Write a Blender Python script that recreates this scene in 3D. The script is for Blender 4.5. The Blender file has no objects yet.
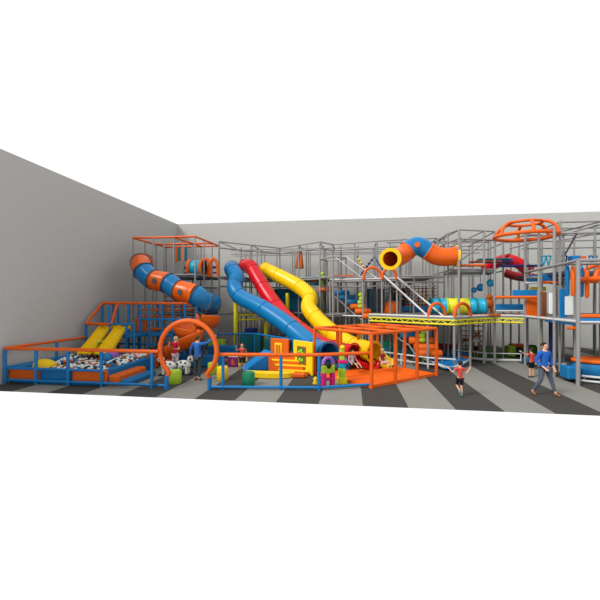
import bpy, math, random
from mathutils import Vector, Matrix
C = bpy.context.scene.collection
PI = math.pi
random.seed(7)

# ---------------------------------------------------------------- camera, sky, sun, exposure
H = 3.3                       # eye height
YAW = math.radians(7.98)
FPX = 360.0                   # focal length in pixels of the 600 px frame
cd = bpy.data.cameras.new('camera'); cam = bpy.data.objects.new('camera', cd); C.objects.link(cam)
cam.location = (0, 0, H); cam.rotation_euler = (PI/2, 0, YAW)
cd.sensor_width = 36; cd.lens = FPX*36/600; cd.shift_y = -2/600; cd.clip_end = 200
bpy.context.scene.camera = cam
wd = bpy.data.worlds.new('world'); bpy.context.scene.world = wd; wd.use_nodes = True
wd.node_tree.nodes['Background'].inputs[0].default_value = (1, 1, 1, 1)
wd.node_tree.nodes['Background'].inputs[1].default_value = 1.03
sd = bpy.data.lights.new('sun', 'SUN'); sun = bpy.data.objects.new('sun', sd); C.objects.link(sun)
sd.energy = 3.4; sd.angle = math.radians(22); sd.color = (1, .97, .9)
sun.rotation_euler = Vector((1.0, .85, -1.2)).to_track_quat('-Z', 'Y').to_euler()
sun.location = (-20, -10, 30)
vs = bpy.context.scene.view_settings
vs.view_transform = 'Standard'; vs.look = 'None'; vs.gamma = 1; vs.use_curve_mapping = False; vs.exposure = 0
cy, sy = math.cos(YAW), math.sin(YAW)

def at(px, py, Y):            # the point seen at pixel px, py that lies at depth Y in the hall
    k = (px-300)/FPX
    X = Y*(k*cy-sy)/(cy+k*sy)
    d = -X*sy+Y*cy
    return Vector((X, Y, H+(298-py)*d/FPX))
def gr(px, py, z=0.0):        # the point seen at pixel px, py that lies at height z
    d = (H-z)*FPX/(py-298); r = (px-300)/FPX*d
    return Vector((r*cy-d*sy, r*sy+d*cy, z))

# ---------------------------------------------------------------- materials
def lin(c):
    return tuple(((v/255)/12.92 if v/255 <= .04045 else ((v/255+.055)/1.055)**2.4) for v in c)
def mat(name, rgb, rough=.5, metal=0, var=.06, scale=6, spec=.3, coat=0, emit=0):
    m = bpy.data.materials.new(name); m.use_nodes = True; nt = m.node_tree
    b = nt.nodes['Principled BSDF']; c = lin(rgb); c = tuple(v*.82 for v in c)
    tc = nt.nodes.new('ShaderNodeTexCoord'); n = nt.nodes.new('ShaderNodeTexNoise'); n.inputs['Scale'].default_value = scale
    r = nt.nodes.new('ShaderNodeMix'); r.data_type = 'RGBA'
    r.inputs[6].default_value = tuple(v*(1-var) for v in c)+(1,)
    r.inputs[7].default_value = tuple(min(1, v*(1+var)) for v in c)+(1,)
    nt.links.new(tc.outputs['Object'], n.inputs['Vector']); nt.links.new(n.outputs['Fac'], r.inputs[0])
    nt.links.new(r.outputs[2], b.inputs['Base Color'])
    b.inputs['Roughness'].default_value = rough; b.inputs['Metallic'].default_value = metal
    b.inputs['Specular IOR Level'].default_value = spec; b.inputs['Coat Weight'].default_value = coat
    if emit:
        b.inputs['Emission Color'].default_value = c+(1,); b.inputs['Emission Strength'].default_value = emit
    return m
M = {k: mat(k, *a) for k, a in {
 'orange_pipe': ((226, 94, 8), .45), 'blue_pipe': ((8, 116, 182), .45), 'steel': ((149, 149, 149), .45, .15),
 'white_pipe': ((205, 208, 210), .4), 'dark_steel': ((92, 92, 94), .5),
 'yellow_pipe': ((225, 215, 30), .5), 'green_pad': ((20, 140, 100), .6),
 'orange_pad': ((224, 98, 6), .6), 'orange_mat': ((250, 104, 4), .7), 'blue_pad': ((10, 112, 172), .6), 'bright_blue': ((12, 128, 200), .5),
 'deck_grey': ((150, 152, 156), .6), 'deck_dark': ((70, 84, 100), .6),
 'slide_blue': ((12, 116, 176), .25), 'slide_red': ((205, 12, 30), .25), 'slide_yellow': ((245, 200, 10), .25), 'slide_orange': ((226, 96, 6), .28),
 'navy': ((18, 40, 110), .5), 'teal': ((10, 110, 125), .6), 'yellow_pad': ((250, 208, 20), .6), 'lime': ((170, 205, 50), .6), 'red_pad': ((150, 22, 24), .6),
 'green_mat': ((52, 118, 30), .9), 'purple': ((130, 30, 120), .6), 'pink': ((215, 25, 120), .6), 'violet': ((160, 100, 190), .5),
 'white_pad': ((228, 232, 225), .6), 'black': ((18, 18, 20), .6), 'brown': ((150, 85, 50), .6),
 'cyan': ((20, 160, 200), .4), 'panel_white': ((240, 246, 246), .4),
 'skin': ((222, 170, 140), .6), 'hair_dark': ((40, 26, 18), .8), 'hair_brown': ((92, 58, 30), .8), 'hair_blonde': ((200, 168, 120), .8),
 'shirt_red': ((200, 70, 62), .8), 'shirt_crimson': ((190, 20, 50), .8), 'shirt_blue': ((24, 90, 180), .8), 'shirt_sky': ((40, 105, 185), .8), 'shirt_white': ((220, 220, 220), .8),
 'shirt_maroon': ((150, 45, 40), .8), 'jeans': ((78, 88, 104), .85), 'jeans_dark': ((60, 72, 80), .85), 'shorts': ((20, 18, 24), .85), 'pale_cloth': ((190, 175, 185), .85),
 'shoe_brown': ((140, 90, 60), .7), 'shoe_dark': ((40, 60, 60), .7), 'shoe_teal': ((90, 160, 170), .7), 'eye': ((30, 25, 25), .3), 'lip': ((180, 90, 85), .5),
 'rope': ((60, 60, 90), .8), 'wall_paint': ((187, 187, 184), .9),
}.items()}
def floor_material():
    m = bpy.data.materials.new('striped_floor'); m.use_nodes = True; nt = m.node_tree; b = nt.nodes['Principled BSDF']
    L = nt.links.new
    tc = nt.nodes.new('ShaderNodeTexCoord'); sp = nt.nodes.new('ShaderNodeSeparateXYZ'); L(tc.outputs['Object'], sp.inputs[0])
    def mth(op, a, v):
        n = nt.nodes.new('ShaderNodeMath'); n.operation = op; L(a, n.inputs[0]); n.inputs[1].default_value = v; return n.outputs[0]
    v = mth('ADD', sp.outputs[0], 10.48+13.57*2); v = mth('DIVIDE', v, 2*1.357); v = mth('FRACT', v, 0); v = mth('LESS_THAN', v, .5)
    n = nt.nodes.new('ShaderNodeTexNoise'); n.inputs['Scale'].default_value = 1.5; L(tc.outputs['Object'], n.inputs['Vector'])
    mx = nt.nodes.new('ShaderNodeMix'); mx.data_type = 'RGBA'
    mx.inputs[6].default_value = lin((126, 126, 121))+(1,); mx.inputs[7].default_value = lin((63, 62, 60))+(1,); L(v, mx.inputs[0])
    m2 = nt.nodes.new('ShaderNodeMix'); m2.data_type = 'RGBA'; m2.blend_type = 'MULTIPLY'; m2.inputs[0].default_value = .12
    L(mx.outputs[2], m2.inputs[6]); L(n.outputs['Fac'], m2.inputs[7]); L(m2.outputs[2], b.inputs['Base Color'])
    b.inputs['Roughness'].default_value = .75; b.inputs['Specular IOR Level'].default_value = .2
    return m

# ---------------------------------------------------------------- mesh builder
def frame_of(d):
    d = d.normalized(); up = Vector((0, 0, 1)) if abs(d.z) < .95 else Vector((1, 0, 0))
    a = d.cross(up).normalized(); b = a.cross(d).normalized()
    return a, b
class MB:
    def __init__(s): s.v = []; s.f = []; s.smooth = []
    def add(s, vs_, fs, sm=False):
        n = len(s.v); s.v += [Vector(v) for v in vs_]; s.f += [tuple(i+n for i in f) for f in fs]; s.smooth += [sm]*len(fs); return s
    def box(s, c, size, rz=0, bev=0.0, M4=None):
        x, y, z = (v/2 for v in size); c = Vector(c); R = Matrix.Rotation(rz, 3, 'Z')
        b = min(bev, x*.9, y*.9, z*.9)
        if b <= 0:
            P = [Vector((i*x, j*y, k*z)) for k in (-1, 1) for j in (-1, 1) for i in (-1, 1)]
            F = [(0, 2, 3, 1), (4, 5, 7, 6), (0, 1, 5, 4), (2, 6, 7, 3), (0, 4, 6, 2), (1, 3, 7, 5)]
        else:                                                    # chamfered block
            P = []; idx = {}
            for i in (-1, 1):
                for j in (-1, 1):
                    for k in (-1, 1):
                        for ax in range(3):
                            p = [i*(x-b), j*(y-b), k*(z-b)]
                            p[ax] = (i*x, j*y, k*z)[ax]
                            idx[(i, j, k, ax)] = len(P); P.append(Vector(p))
            F = []
            for sg in (-1, 1):
                for ax in range(3):
                    q = []
                    for u, w in ((-1, -1), (1, -1), (1, 1), (-1, 1)):
                        t = [0, 0, 0]; t[ax] = sg; t[(ax+1) % 3] = u; t[(ax+2) % 3] = w
                        q.append(idx[(t[0], t[1], t[2], ax)])
                    F.append(tuple(q if sg > 0 else q[::-1]))
            for ax in range(3):                                  # edges along ax
                o1, o2 = (ax+1) % 3, (ax+2) % 3
                for u in (-1, 1):
                    for w in (-1, 1):
                        q = []
                        for e, a_ in ((-1, o1), (1, o1), (1, o2), (-1, o2)):
                            t = [0, 0, 0]; t[ax] = e; t[o1] = u; t[o2] = w
                            q.append(idx[(t[0], t[1], t[2], a_)])
                        F.append(tuple(q if u*w < 0 else q[::-1]))
            for i in (-1, 1):
                for j in (-1, 1):
                    for k in (-1, 1):
                        q = [idx[(i, j, k, a_)] for a_ in range(3)]
                        F.append(tuple(q if i*j*k > 0 else q[::-1]))
        if M4: P = [M4 @ p for p in P]
        else: P = [R @ p+c for p in P]
        return s.add(P, F)
    def tube(s, a, b, r, n=8, r2=None):
        a, b = Vector(a), Vector(b); u, w = frame_of(b-a); r2 = r if r2 is None else r2; P = []
        for q, rr in ((a, r), (b, r2)):
            P += [q+rr*(math.cos(2*PI*i/n)*u+math.sin(2*PI*i/n)*w) for i in range(n)]
        F = [(i, (i+1) % n, n+(i+1) % n, n+i) for i in range(n)]
        F = [f[::-1] for f in F]
        m = len(s.v); s.add(P, F, True)
        s.add([P[i] for i in range(n)], [tuple(range(n))]); s.add([P[n+i] for i in range(n)], [tuple(range(n))[::-1]])
        return s
    def sweep(s, pts, r, n=8, closed=False, caps=True):
        pts = [Vector(p) for p in pts]; N = len(pts); P = []; pu = None
        for i, p in enumerate(pts):
            d = (pts[(i+1) % N]-pts[i-1]) if closed else (pts[min(i+1, N-1)]-pts[max(i-1, 0)])
            d.normalize()
            if pu is None: u, w = frame_of(d)
            else:
                u = (pu-d*pu.dot(d)).normalized(); w = u.cross(d).normalized()
            pu = u
            rr = r[i] if isinstance(r, (list, tuple)) else r
            P += [p+rr*(math.cos(2*PI*j/n)*u+math.sin(2*PI*j/n)*w) for j in range(n)]
        F = []
        for i in range(N if closed else N-1):
            for j in range(n):
                a, b = i*n, ((i+1) % N)*n
                F.append((a+j, b+j, b+(j+1) % n, a+(j+1) % n))
        s.add(P, F, True)
        if caps and not closed:
            s.add(P[:n], [tuple(range(n))]); s.add(P[-n:], [tuple(range(n))[::-1]])
        return s
    def shell(s, pts, r, n=20, t=.03):                            # hollow tube with open ends
        s.sweep(pts, r, n, caps=False); k = len(s.v); nf = len(s.f)
        N = len(pts)*n; base = k-N
        s.sweep(pts, r-t, n, caps=False)
        s.f[nf:] = [f[::-1] for f in s.f[nf:]]
        for e in (0, N-n):
            for j in range(n):
                s.f.append((base+e+j, base+e+(j+1) % n, k+e+(j+1) % n, k+e+j)); s.smooth.append(False)
        return s
    def ball(s, c, r, n=12, m=8, M3=None):
        c = Vector(c); R = r if isinstance(r, (tuple, list)) else (r, r, r); P = []; F = []
        for i in range(1, m):
            t = PI*i/m
            for j in range(n):
                a = 2*PI*j/n; P.append(Vector((R[0]*math.sin(t)*math.cos(a), R[1]*math.sin(t)*math.sin(a), R[2]*math.cos(t))))
        P += [Vector((0, 0, R[2])), Vector((0, 0, -R[2]))]; top, bot = len(P)-2, len(P)-1
        for i in range(m-2):
            for j in range(n): F.append((i*n+j, (i+1)*n+j, (i+1)*n+(j+1) % n, i*n+(j+1) % n))
        for j in range(n): F.append((top, j, (j+1) % n)); F.append((bot, (m-2)*n+(j+1) % n, (m-2)*n+j))
        if M3: P = [M3 @ p for p in P]
        return s.add([p+c for p in P], F, True)
    def prism(s, poly, z0, z1):
        n = len(poly); P = [(p[0], p[1], z0) for p in poly]+[(p[0], p[1], z1) for p in poly]
        F = [tuple(range(n))[::-1], tuple(range(n, 2*n))]+[(i, (i+1) % n, n+(i+1) % n, n+i) for i in range(n)]
        return s.add(P, F)
    def extrude(s, poly, off):                                    # planar 3-D polygon pushed along off
        n = len(poly); off = Vector(off); P = [Vector(p) for p in poly]; P += [p+off for p in P]
        F = [tuple(range(n)), tuple(range(n, 2*n))[::-1]]+[(i, n+i, n+(i+1) % n, (i+1) % n) for i in range(n)]
        return s.add(P, F)
    def lathe(s, c, prof, n=20):
        c = Vector(c); P = []; F = []
        for r, z in prof: P += [c+Vector((r*math.cos(2*PI*j/n), r*math.sin(2*PI*j/n), z)) for j in range(n)]
        for i in range(len(prof)-1):
            for j in range(n): F.append((i*n+j, i*n+(j+1) % n, (i+1)*n+(j+1) % n, (i+1)*n+j))
        s.add(P, F, True)
        k = len(P)
        s.add(P[:n], [tuple(range(n))[::-1]]); s.add(P[-n:], [tuple(range(n))])
        return s
    def build(s, name, m, parent=None, label=None):
        me = bpy.data.meshes.new(name); me.from_pydata([tuple(v) for v in s.v], [], s.f)
        me.polygons.foreach_set('use_smooth', s.smooth); me.update()
        me.materials.append(M[m] if isinstance(m, str) else m)
        o = bpy.data.objects.new(name, me); C.objects.link(o)
        if parent:
            o.parent = parent; o.matrix_parent_inverse = parent.matrix_basis.inverted()
        if label: o['label'] = label
        return o
def tag(o, label, cat, group=None):
    o['label'] = label; o['category'] = cat
    if group: o['group'] = group
    return o
def thing(name, label, cat, loc=(0, 0, 0), group=None):
    o = bpy.data.objects.new(name, None); o.empty_display_size = .2; C.objects.link(o); o.location = loc
    return tag(o, label, cat, group)
def struct(name, mb, m):
    o = mb.build(name, m); o['kind'] = 'structure'; return o
def spline(pts, k=6):
    pts = [Vector(p) for p in pts]; out = []
    for i in range(len(pts)-1):
        p0 = pts[max(i-1, 0)]; p1 = pts[i]; p2 = pts[i+1]; p3 = pts[min(i+2, len(pts)-1)]
        for j in range(k):
            t = j/k
            out.append(.5*((2*p1)+(p2-p0)*t+(2*p0-5*p1+4*p2-p3)*t*t+(3*p1-p0-3*p2+p3)*t**3))
    out.append(pts[-1]); return out
V = Vector

# ---------------------------------------------------------------- the hall
XL, YF, YB, HW = -13.35, 11.22, 26.45, 9.05
struct('floor', MB().box(((XL+34)/2, (YF+YB)/2, -.01), (34-XL, YB-YF, .02)), floor_material())
WF = 4.5                      # left wall lengthened unseen towards the viewer, added to shade the front-left floor
struct('wall_left', MB().box((XL-.1, (WF+YB)/2, HW/2-.1), (.2, YB-WF, HW+.2)), 'wall_paint')
struct('wall_back', MB().box(((XL+34)/2-.1, YB+.1, HW/2-.1), (34-XL+.2, .2, HW+.2)), 'wall_paint')

# ---------------------------------------------------------------- frame helpers
def posts(root, pts, z0, z1, m='steel', r=.045, name='post'):
    for p in pts: MB().tube((p[0], p[1], z0), (p[0], p[1], z1), r, 8).build(name, m, root)
def beams(root, pairs, m='steel', r=.04, name='beam'):
    for a, b in pairs: MB().tube(a, b, r, 8).build(name, m, root)
def chain(pts, z, closed=False):
    q = [V((p[0], p[1], z)) for p in pts]; n = len(q)
    return [(q[i], q[(i+1) % n]) for i in range(n if closed else n-1)]
def net(a, b, z0, z1, nx, nz, r=.012):                            # rope net panel between two points
    m = MB(); a, b = V(a), V(b)
    for i in range(nx+1):
        p = a.lerp(b, i/nx); m.tube((p.x, p.y, z0), (p.x, p.y, z1), r, 4)
    for i in range(nz+1):
        z = z0+(z1-z0)*i/nz; m.tube((a.x, a.y, z), (b.x, b.y, z), r, 4)
    return m
def deck(root, poly, z, t=.12, m='deck_grey', edge=None, pad=None):
    MB().prism(poly, z-t, z).build('deck', m, root)
G = 1.22

# ================================================================= 1 tall frame with orange roof beams (left)
T = 6.7
t1 = thing('climbing_structure', 'tall grey steel play frame with orange roof beams by the left wall', 'play frame', (-10.3, 20.7, 0))
xs = [-12.2, -10.98, -9.76, -8.5]; ys = [18.9, 20.1, 21.35, 22.6]
posts(t1, [(x, y) for x in xs for y in ys], 0, T)
beams(t1, [((xs[0]-.05, y, T), (xs[-1]+.05, y, T)) for y in (ys[0], ys[2], ys[3])]+[((x, ys[0], T), (x, ys[3], T)) for x in (xs[0], xs[2], xs[3])], 'orange_pipe', .06, 'roof_beam')
for z in (4.6, 3.95, 2.4):
    beams(t1, [((xs[1], y, z), (xs[-1], y, z)) for y in (ys[0], ys[2], ys[3])]+[((x, ys[0], z), (x, ys[3], z)) for x in (xs[1], xs[3])])
MB().box((-9.75, 21.0, 4.52), (2.4, 3.2, .1)).build('deck', 'deck_dark', t1)
MB().box((-9.75, 21.0, 2.32), (2.4, 3.2, .1)).build('deck', 'deck_dark', t1)
MB().box((-9.8, 22.5, 5.3), (2.3, .08, .16), bev=.02).build('padded_rail', 'navy', t1)
MB().box((-9.8, 22.5, 4.95), (2.3, .08, .1), bev=.02).build('padded_rail', 'navy', t1)
for z, c in ((3.4, 'orange_pad'), (3.1, 'deck_dark'), (2.8, 'orange_pad')):
    MB().box((-9.75, 20.1, z), (2.35, .12, .09), bev=.02).build('padded_rail', c, t1)
net((-9.76, 22.6, 0), (-8.5, 22.6, 0), 2.4, 3.95, 8, 8).build('net', 'dark_steel', t1)
for i, px in enumerate((176.5, 179.2, 183, 185.7)):
    p = at(px, 243, 21.35); m = MB(); top = T; bot = at(px, 262-(i % 2), 21.35).z
    m.tube((p.x, p.y, top), (p.x, p.y, top-.2), .012, 6).tube((p.x, p.y, top-.2), (p.x, p.y, bot), .075, 10)
    o = m.build('punch_bag', 'orange_pad' if i % 2 == 0 else 'teal')
    tag(o, ('orange' if i % 2 == 0 else 'teal')+' slim bag under the tall left frame roof, '+('left' if i < 2 else 'right')+' one of that colour', 'punch bag', 'slim bags hanging in the left frame')
# teal crawl barrel with orange rims on the upper deck
cb = thing('crawl_barrel', 'teal crawl barrel with orange rims on the upper deck of the tall left frame', 'crawl barrel', (-8.9, 20.6, 4.57))
a = at(191, 270, 20.3); b = at(203, 270, 20.3); a.z = b.z = 4.57+.5
MB().shell([a, a.lerp(b, .5), b], .48, 20).build('barrel', 'cyan', cb)
for q in (a, b): MB().shell([q-V((.08, 0, 0)), q+V((.08, 0, 0))], .53, 20, .08).build('rim', 'orange_pad', cb)
for px, w in ((205.5, .35), (213.5, .3)):
    p = at(px, 268, 20.6)
    o = MB().sweep(spline([(p.x-w, p.y, 4.57), (p.x-w*.8, p.y, 5.3), (p.x, p.y, 5.65), (p.x+w*.8, p.y, 5.3), (p.x+w, p.y, 4.57)]), .1, 8).build('padded_arch', 'orange_pad')
    tag(o, 'orange padded arch '+('just right of' if px < 210 else 'second to the right of')+' the teal crawl barrel', 'arch', 'orange arches on the upper deck')

# ================================================================= 2 segmented orange and blue tube slide
def segmented(name, label, keys, r, cols, flange, k=6, t=.03, knob=None, n=20):
    root = thing(name, label, 'tube slide', keys[-1])
    sp = spline(keys, k); nseg = len(cols); N = len(sp)-1
    for i, c in enumerate(cols):
        a, b = round(i*N/nseg), round((i+1)*N/nseg)
        o = MB().shell(sp[a:b+1], r, n, t).build('tube_section', c, root)
        o['label'] = c.split('_')[-1]+' tube section'
        if knob and i in knob:
            q = (a+b)//2; d = (sp[q+1]-sp[q-1]).normalized(); side = d.cross(V((0, 0, 1))).normalized()
            if side.y > 0: side = -side
            c0 = sp[q]+side*(r-.02)
            MB().tube(c0, c0+side*.06, .14, 12).build('porthole', 'deck_dark' if 'orange' in c else 'orange_pad', o)
    for i in range(nseg+1):
        q = min(round(i*N/nseg), N-1); d = (sp[q+1]-sp[q]).normalized(); p = sp[round(i*N/nseg)]
        MB().shell([p-d*.025, p+d*.025], r+.035, n, .06).build('flange', flange if isinstance(flange, str) else flange[i % len(flange)], root)
    return root, sp
keys = [at(144, 263, 19.5), at(141, 263, 18.7), at(144, 271.5, 18.1), at(153.6, 279.6, 17.9), at(168, 283, 17.8), at(178.4, 290, 17.7), at(194, 294.5, 17.6), at(204, 301.5, 17.9), at(211, 303.5, 18.8)]
segmented('tube_slide', 'closed tube slide in alternating orange and blue sections beside the left wall', keys, .54,
          ['slide_orange', 'slide_orange', 'slide_blue', 'slide_orange', 'slide_blue', 'slide_orange', 'slide_blue', 'slide_blue'], 'deck_dark', 6, knob=(3, 5))

# ================================================================= 3 central frame
t3 = thing('climbing_structure', 'long grey steel play frame behind the blue, red and yellow slides', 'play frame', (-2, 24, 0))
front = [(-7.85, 20.8), (-6.3, 22.5), (-4.77, 24.1), (-3.3, 22.95), (-1.84, 21.8), (-1.1, 23.0), (.25, 22.4), (1.57, 21.9), (2.9, 21.6), (4.9, 21.3)]
def fy(x):
    for (x0, y0), (x1, y1) in zip(front, front[1:]):
        if x0 <= x <= x1: return y0+(y1-y0)*(x-x0)/(x1-x0)
    return 21
gp = []
for i in range(12):
    x = -7.3+i*1.11
    for y in (25.6, 24.6, 23.5):
        if y > fy(x)+.6: gp.append((x, y))
posts(t3, front, 0, T, r=.05)
posts(t3, gp, 0, T, 'steel', .04)
for z in (T, T-.38, 4.57, 4.0, 2.35):
    beams(t3, chain(front, z), 'steel' if z < T else 'steel', .045)
for z in (T, T-.3, 4.6, 2.4):
    beams(t3, [((-8.4, 25.6, z), (5.2, 25.6, z)), ((-8.4, 24.6, z), (5.2, 24.6, z))], 'steel', .035)
beams(t3, [((x, fy(x), T), (x, 25.6, T)) for x in (-7.85, -6.3, -3.3, -1.84, -1.1, 1.57, 4.9)], 'steel', .035)
poly = front+[(4.9, 25.6), (-7.85, 25.6)]
MB().prism(poly, 4.44, 4.54).build('deck', 'deck_grey', t3)
MB().prism([(p[0], p[1]+.3) for p in front[:5]]+[(-1.84, 25.6), (-7.85, 25.6)], 2.25, 2.35).build('deck', 'deck_grey', t3)
for a, b in (((-5.2, 24.1), (-3.0, 23.4)), ((1.0, 24.0), (2.2, 24.0)), ((2.5, 24.0), (3.5, 24.0))):
    z0 = 2.5; z1 = 3.9
    o = net((a[0], a[1], 0), (b[0], b[1], 0), z0, z1, 10, 8, .018).build('net', 'bright_blue', t3)
    mid = (V((a[0], a[1]+.06, 0))+V((b[0], b[1]+.06, 0)))/2
    MB().box((mid.x, mid.y, (z0+z1)/2), ((b[0]-a[0]), .04, z1-z0), rz=math.atan2(b[1]-a[1], b[0]-a[0])).build('padded_panel', 'teal', t3)
posts(t3, [(-8.2+.62*i, 25.7) for i in range(9)], 0, 2.3, 'dark_steel', .035)
# small details on upper deck: low pads
MB().box((-.4, 23.2, 4.66), (1.3, .5, .22), bev=.04).build('soft_step', 'orange_pad', t3)
MB().box((-2.1, 23.2, 4.62), (1.3, .5, .16), bev=.04).build('soft_step', 'blue_pad', t3)
# yellow padded columns and beam
def ycol(px, y0, y1, Y, where):
    a = at(px, y0, Y)
    o = MB().lathe((a.x, a.y, 0), [(.12, 0), (.13, .03), (.13, a.z-.03), (.12, a.z)], 12).build('padded_column', 'yellow_pipe')
    tag(o, 'yellow padded column '+where, 'column', 'yellow padded columns under the slides')
ycol(235.8, 303, 352, 20.3, 'under the upper bend of the blue slide, leftmost of the yellow columns')
ycol(266, 322, 352, 21.6, 'behind the orange door board, middle one of the yellow columns')
ycol(287.5, 293, 320, 22.9, 'beside the blue net between the red and yellow slides')
yb = MB(); p, q = at(236, 315, 20.3), at(266, 314.5, 21.6)
yb.tube(p, q, .05).tube(p-V((0, 0, .3)), q-V((0, 0, .3)), .05)
for i in range(6): yb.tube(p.lerp(q, i/6)-V((0, 0, .3*(i % 2))), p.lerp(q, (i+1)/6)-V((0, 0, .3*((i+1) % 2))), .03)
tag(yb.build('lattice_beam', 'yellow_pipe'), 'yellow lattice beam between two yellow columns below the blue slide', 'beam')
# hanging orange and teal bag
hb = thing('punch_bag', 'orange and teal bag hanging from the top beam right of the yellow slide', 'punch bag', at(299.5, 269, 23.2))
p = at(299.5, 251, 23.2); q = at(299.5, 268.5, 23.2)
MB().tube((p.x, p.y, T-.02), (p.x, p.y, p.z), .015, 6).build('strap', 'dark_steel', hb)
MB().lathe((p.x, p.y, 0), [(.26, q.z), (.28, q.z+.05), (.17, p.z-.05), (.1, p.z)], 12).build('bag', 'brown', hb)
MB().lathe((p.x+.1, p.y-.16, 0), [(.1, q.z+.05), (.12, q.z+.1), (.07, p.z-.3), (.04, p.z-.25)], 10).build('pad', 'orange_pad', hb)

# ================================================================= 4 three big slides
def slide(name, label, keys, r, m, nf=5, k=8):
    root = thing(name, label, 'tube slide', keys[-1]); sp = spline(keys, k); N = len(sp)-1
    MB().shell(sp, r, 24, .035).build('tube', m, root)
    for i in range(nf+1):
        q = round(i*N/nf); e = min(q, N-1); d = (sp[e+1]-sp[e]).normalized(); p = sp[q]
        MB().shell([p-d*.03, p+d*.03], r+.02+(.05 if i == nf else 0), 24, .05).build('flange', m, root)
    return root, sp
slide('tube_slide', 'long winding blue tube slide, leftmost of the three big slides',
      [at(232, 268, 22.2), at(231.5, 269.5, 21.5), at(237, 277, 20.9), at(234.5, 287, 20.4), at(241, 297, 19.9), at(262, 308, 19.0), at(284, 322.5, 18.1), at(304, 339, 17.2), at(317, 349, 16.5), at(329, 353, 15.75)], .46, 'slide_blue', 7)
slide('tube_slide', 'steep red tube slide between the blue and the yellow one',
      [at(245, 266, 23.0), at(250.5, 266.5, 22.4), at(257, 277, 21.8), at(266, 292, 21.1), at(276, 306, 20.4), at(290, 322, 19.3), at(318, 343, 17.9), at(340, 351.5, 16.9), at(354, 354, 16.4)], .44, 'slide_red', 6)
slide('tube_slide', 'winding yellow tube slide, rightmost of the three big slides',
      [at(265, 269, 23.7), at(273, 273, 23.2), at(287, 280, 22.6), at(301, 288, 22), at(310, 297, 21.3), at(309, 308, 20.5), at(318, 320, 19.8), at(331, 332, 18.9), at(346, 342.5, 18.1), at(360, 348.5, 17.3), at(374, 352.5, 16.7)], .46, 'slide_yellow', 7)
def chute(label, p, d, w, L, m):
    d = V(d).normalized(); s_ = d.cross(V((0, 0, 1))).normalized(); mb = MB(); P = []; F = []; n = 10; K = 6
    for i in range(K+1):
        c = V(p)+d*L*i/K; zz = .42-.3*(i/K)**.7
        for j in range(n+1):
            a = PI*j/n; P.append(V((c.x, c.y, 0))+s_*(-math.cos(a))*w+V((0, 0, zz+(1-math.sin(a))*w*.8-.05)))
    N = len(P); Q = [q-V((0, 0, .05)) for q in P]
    for i in range(K):
        for j in range(n):
            a = i*(n+1)+j; b = a+n+1; F += [(a, b, b+1, a+1), (N+a, N+a+1, N+b+1, N+b)]
        a = i*(n+1); b = a+n+1; F += [(a, N+a, N+b, b), (a+n, b+n, N+b+n, N+a+n)]
    for j in range(n):
        a = j; b = K*(n+1)+j; F += [(a, a+1, N+a+1, N+a), (b, N+b, N+b+1, b+1)]
    mb.add(P+Q, F, True); o = mb.build('slide_chute', m); return tag(o, label, 'slide exit', 'open chutes at the slide ends')
chute('open red chute at the foot of the red slide in the orange cage', gr(354, 366, .1), (.8, -.75, 0), .46, 1.2, 'slide_red')
chute('open yellow chute at the foot of the yellow slide in the orange cage', gr(377, 365, .1), (.55, -.85, 0), .42, .75, 'slide_yellow')
chute('open blue chute at the foot of the blue slide behind the pink toy', gr(331, 367, .1), (.75, -.8, 0), .44, .9, 'slide_blue')

# ================================================================= 5 orange cage
A, B_, C_ = V((.76, 13.37, 0)), V((3.62, 15.97, 0)), V((-1.54, 15.5, 0)); D = B_+C_-A
cg = thing('slide_cage', 'low orange pipe cage with orange padded floor at the slide ends', 'play cage', A)
cz = 2.0
pp = [A, A.lerp(B_, 1/3), A.lerp(B_, 2/3), B_, B_.lerp(D, .5), D, D.lerp(C_, 1/3), D.lerp(C_, 2/3), C_, C_.lerp(A, .5)]
posts(cg, pp, 0, cz, 'orange_pipe', .068)
beams(cg, [(a+V((0, 0, cz)), b+V((0, 0, cz))) for a, b in ((A, B_), (B_, D), (D, C_), (C_, A))], 'orange_pipe', .065, 'roof_beam')
beams(cg, [(A.lerp(B_, u)+V((0, 0, cz)), C_.lerp(D, u)+V((0, 0, cz))) for u in (1/3, 2/3)]+[(A.lerp(C_, .5)+V((0, 0, cz)), B_.lerp(D, .5)+V((0, 0, cz)))], 'orange_pipe', .06, 'roof_beam')
for u0, u1 in ((0, 1/3), (1/3, 2/3), (2/3, 1)):
    for v0, v1 in ((0, .5), (.5, 1)):
        g = .006
        q = [A+(B_-A)*u+(C_-A)*v for u, v in ((u0+g, v0+g), (u1-g, v0+g), (u1-g, v1-g), (u0+g, v1-g))]
        MB().prism(q, 0.0, .1).build('floor_mat', 'orange_mat', cg)

# ================================================================= 6 fences
def rail_fence(label, pts, ztop, mtop='orange_pipe', zs=(.15,), r=.06, gate=None, name='fence', extra=None, mpost='blue_pipe', post_at=None):
    root = thing(name, label, 'fence', pts[0])
    P = [V(p) for p in pts]
    for a, b in zip(P, P[1:]):
        MB().tube(a+V((0, 0, ztop)), b+V((0, 0, ztop)), r*1.1, 10).build('top_rail', mtop, root)
        for z in zs: MB().tube(a+V((0, 0, z)), b+V((0, 0, z)), r*.9, 8).build('rail', mpost, root)
    for p in (post_at or P): MB().tube((p[0], p[1], 0), (p[0], p[1], ztop), r, 8).build('post', mpost, root)
    return root
FY = 12.2
fx = [at(px, 384, FY).x for px in (5, 36, 68, 101.3, 152, 166.5)]
f1 = rail_fence('blue and orange pipe fence around the ball pool, along the front left of the hall', [(fx[0], FY, 0), (at(158.5, 350, FY).x, FY, 0)], 1.36, zs=(.14,), post_at=[(x, FY) for x in fx[:5]])
MB().tube((fx[0], FY, .6), (fx[3], FY, .6), .05).build('rail', 'blue_pipe', f1)
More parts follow.
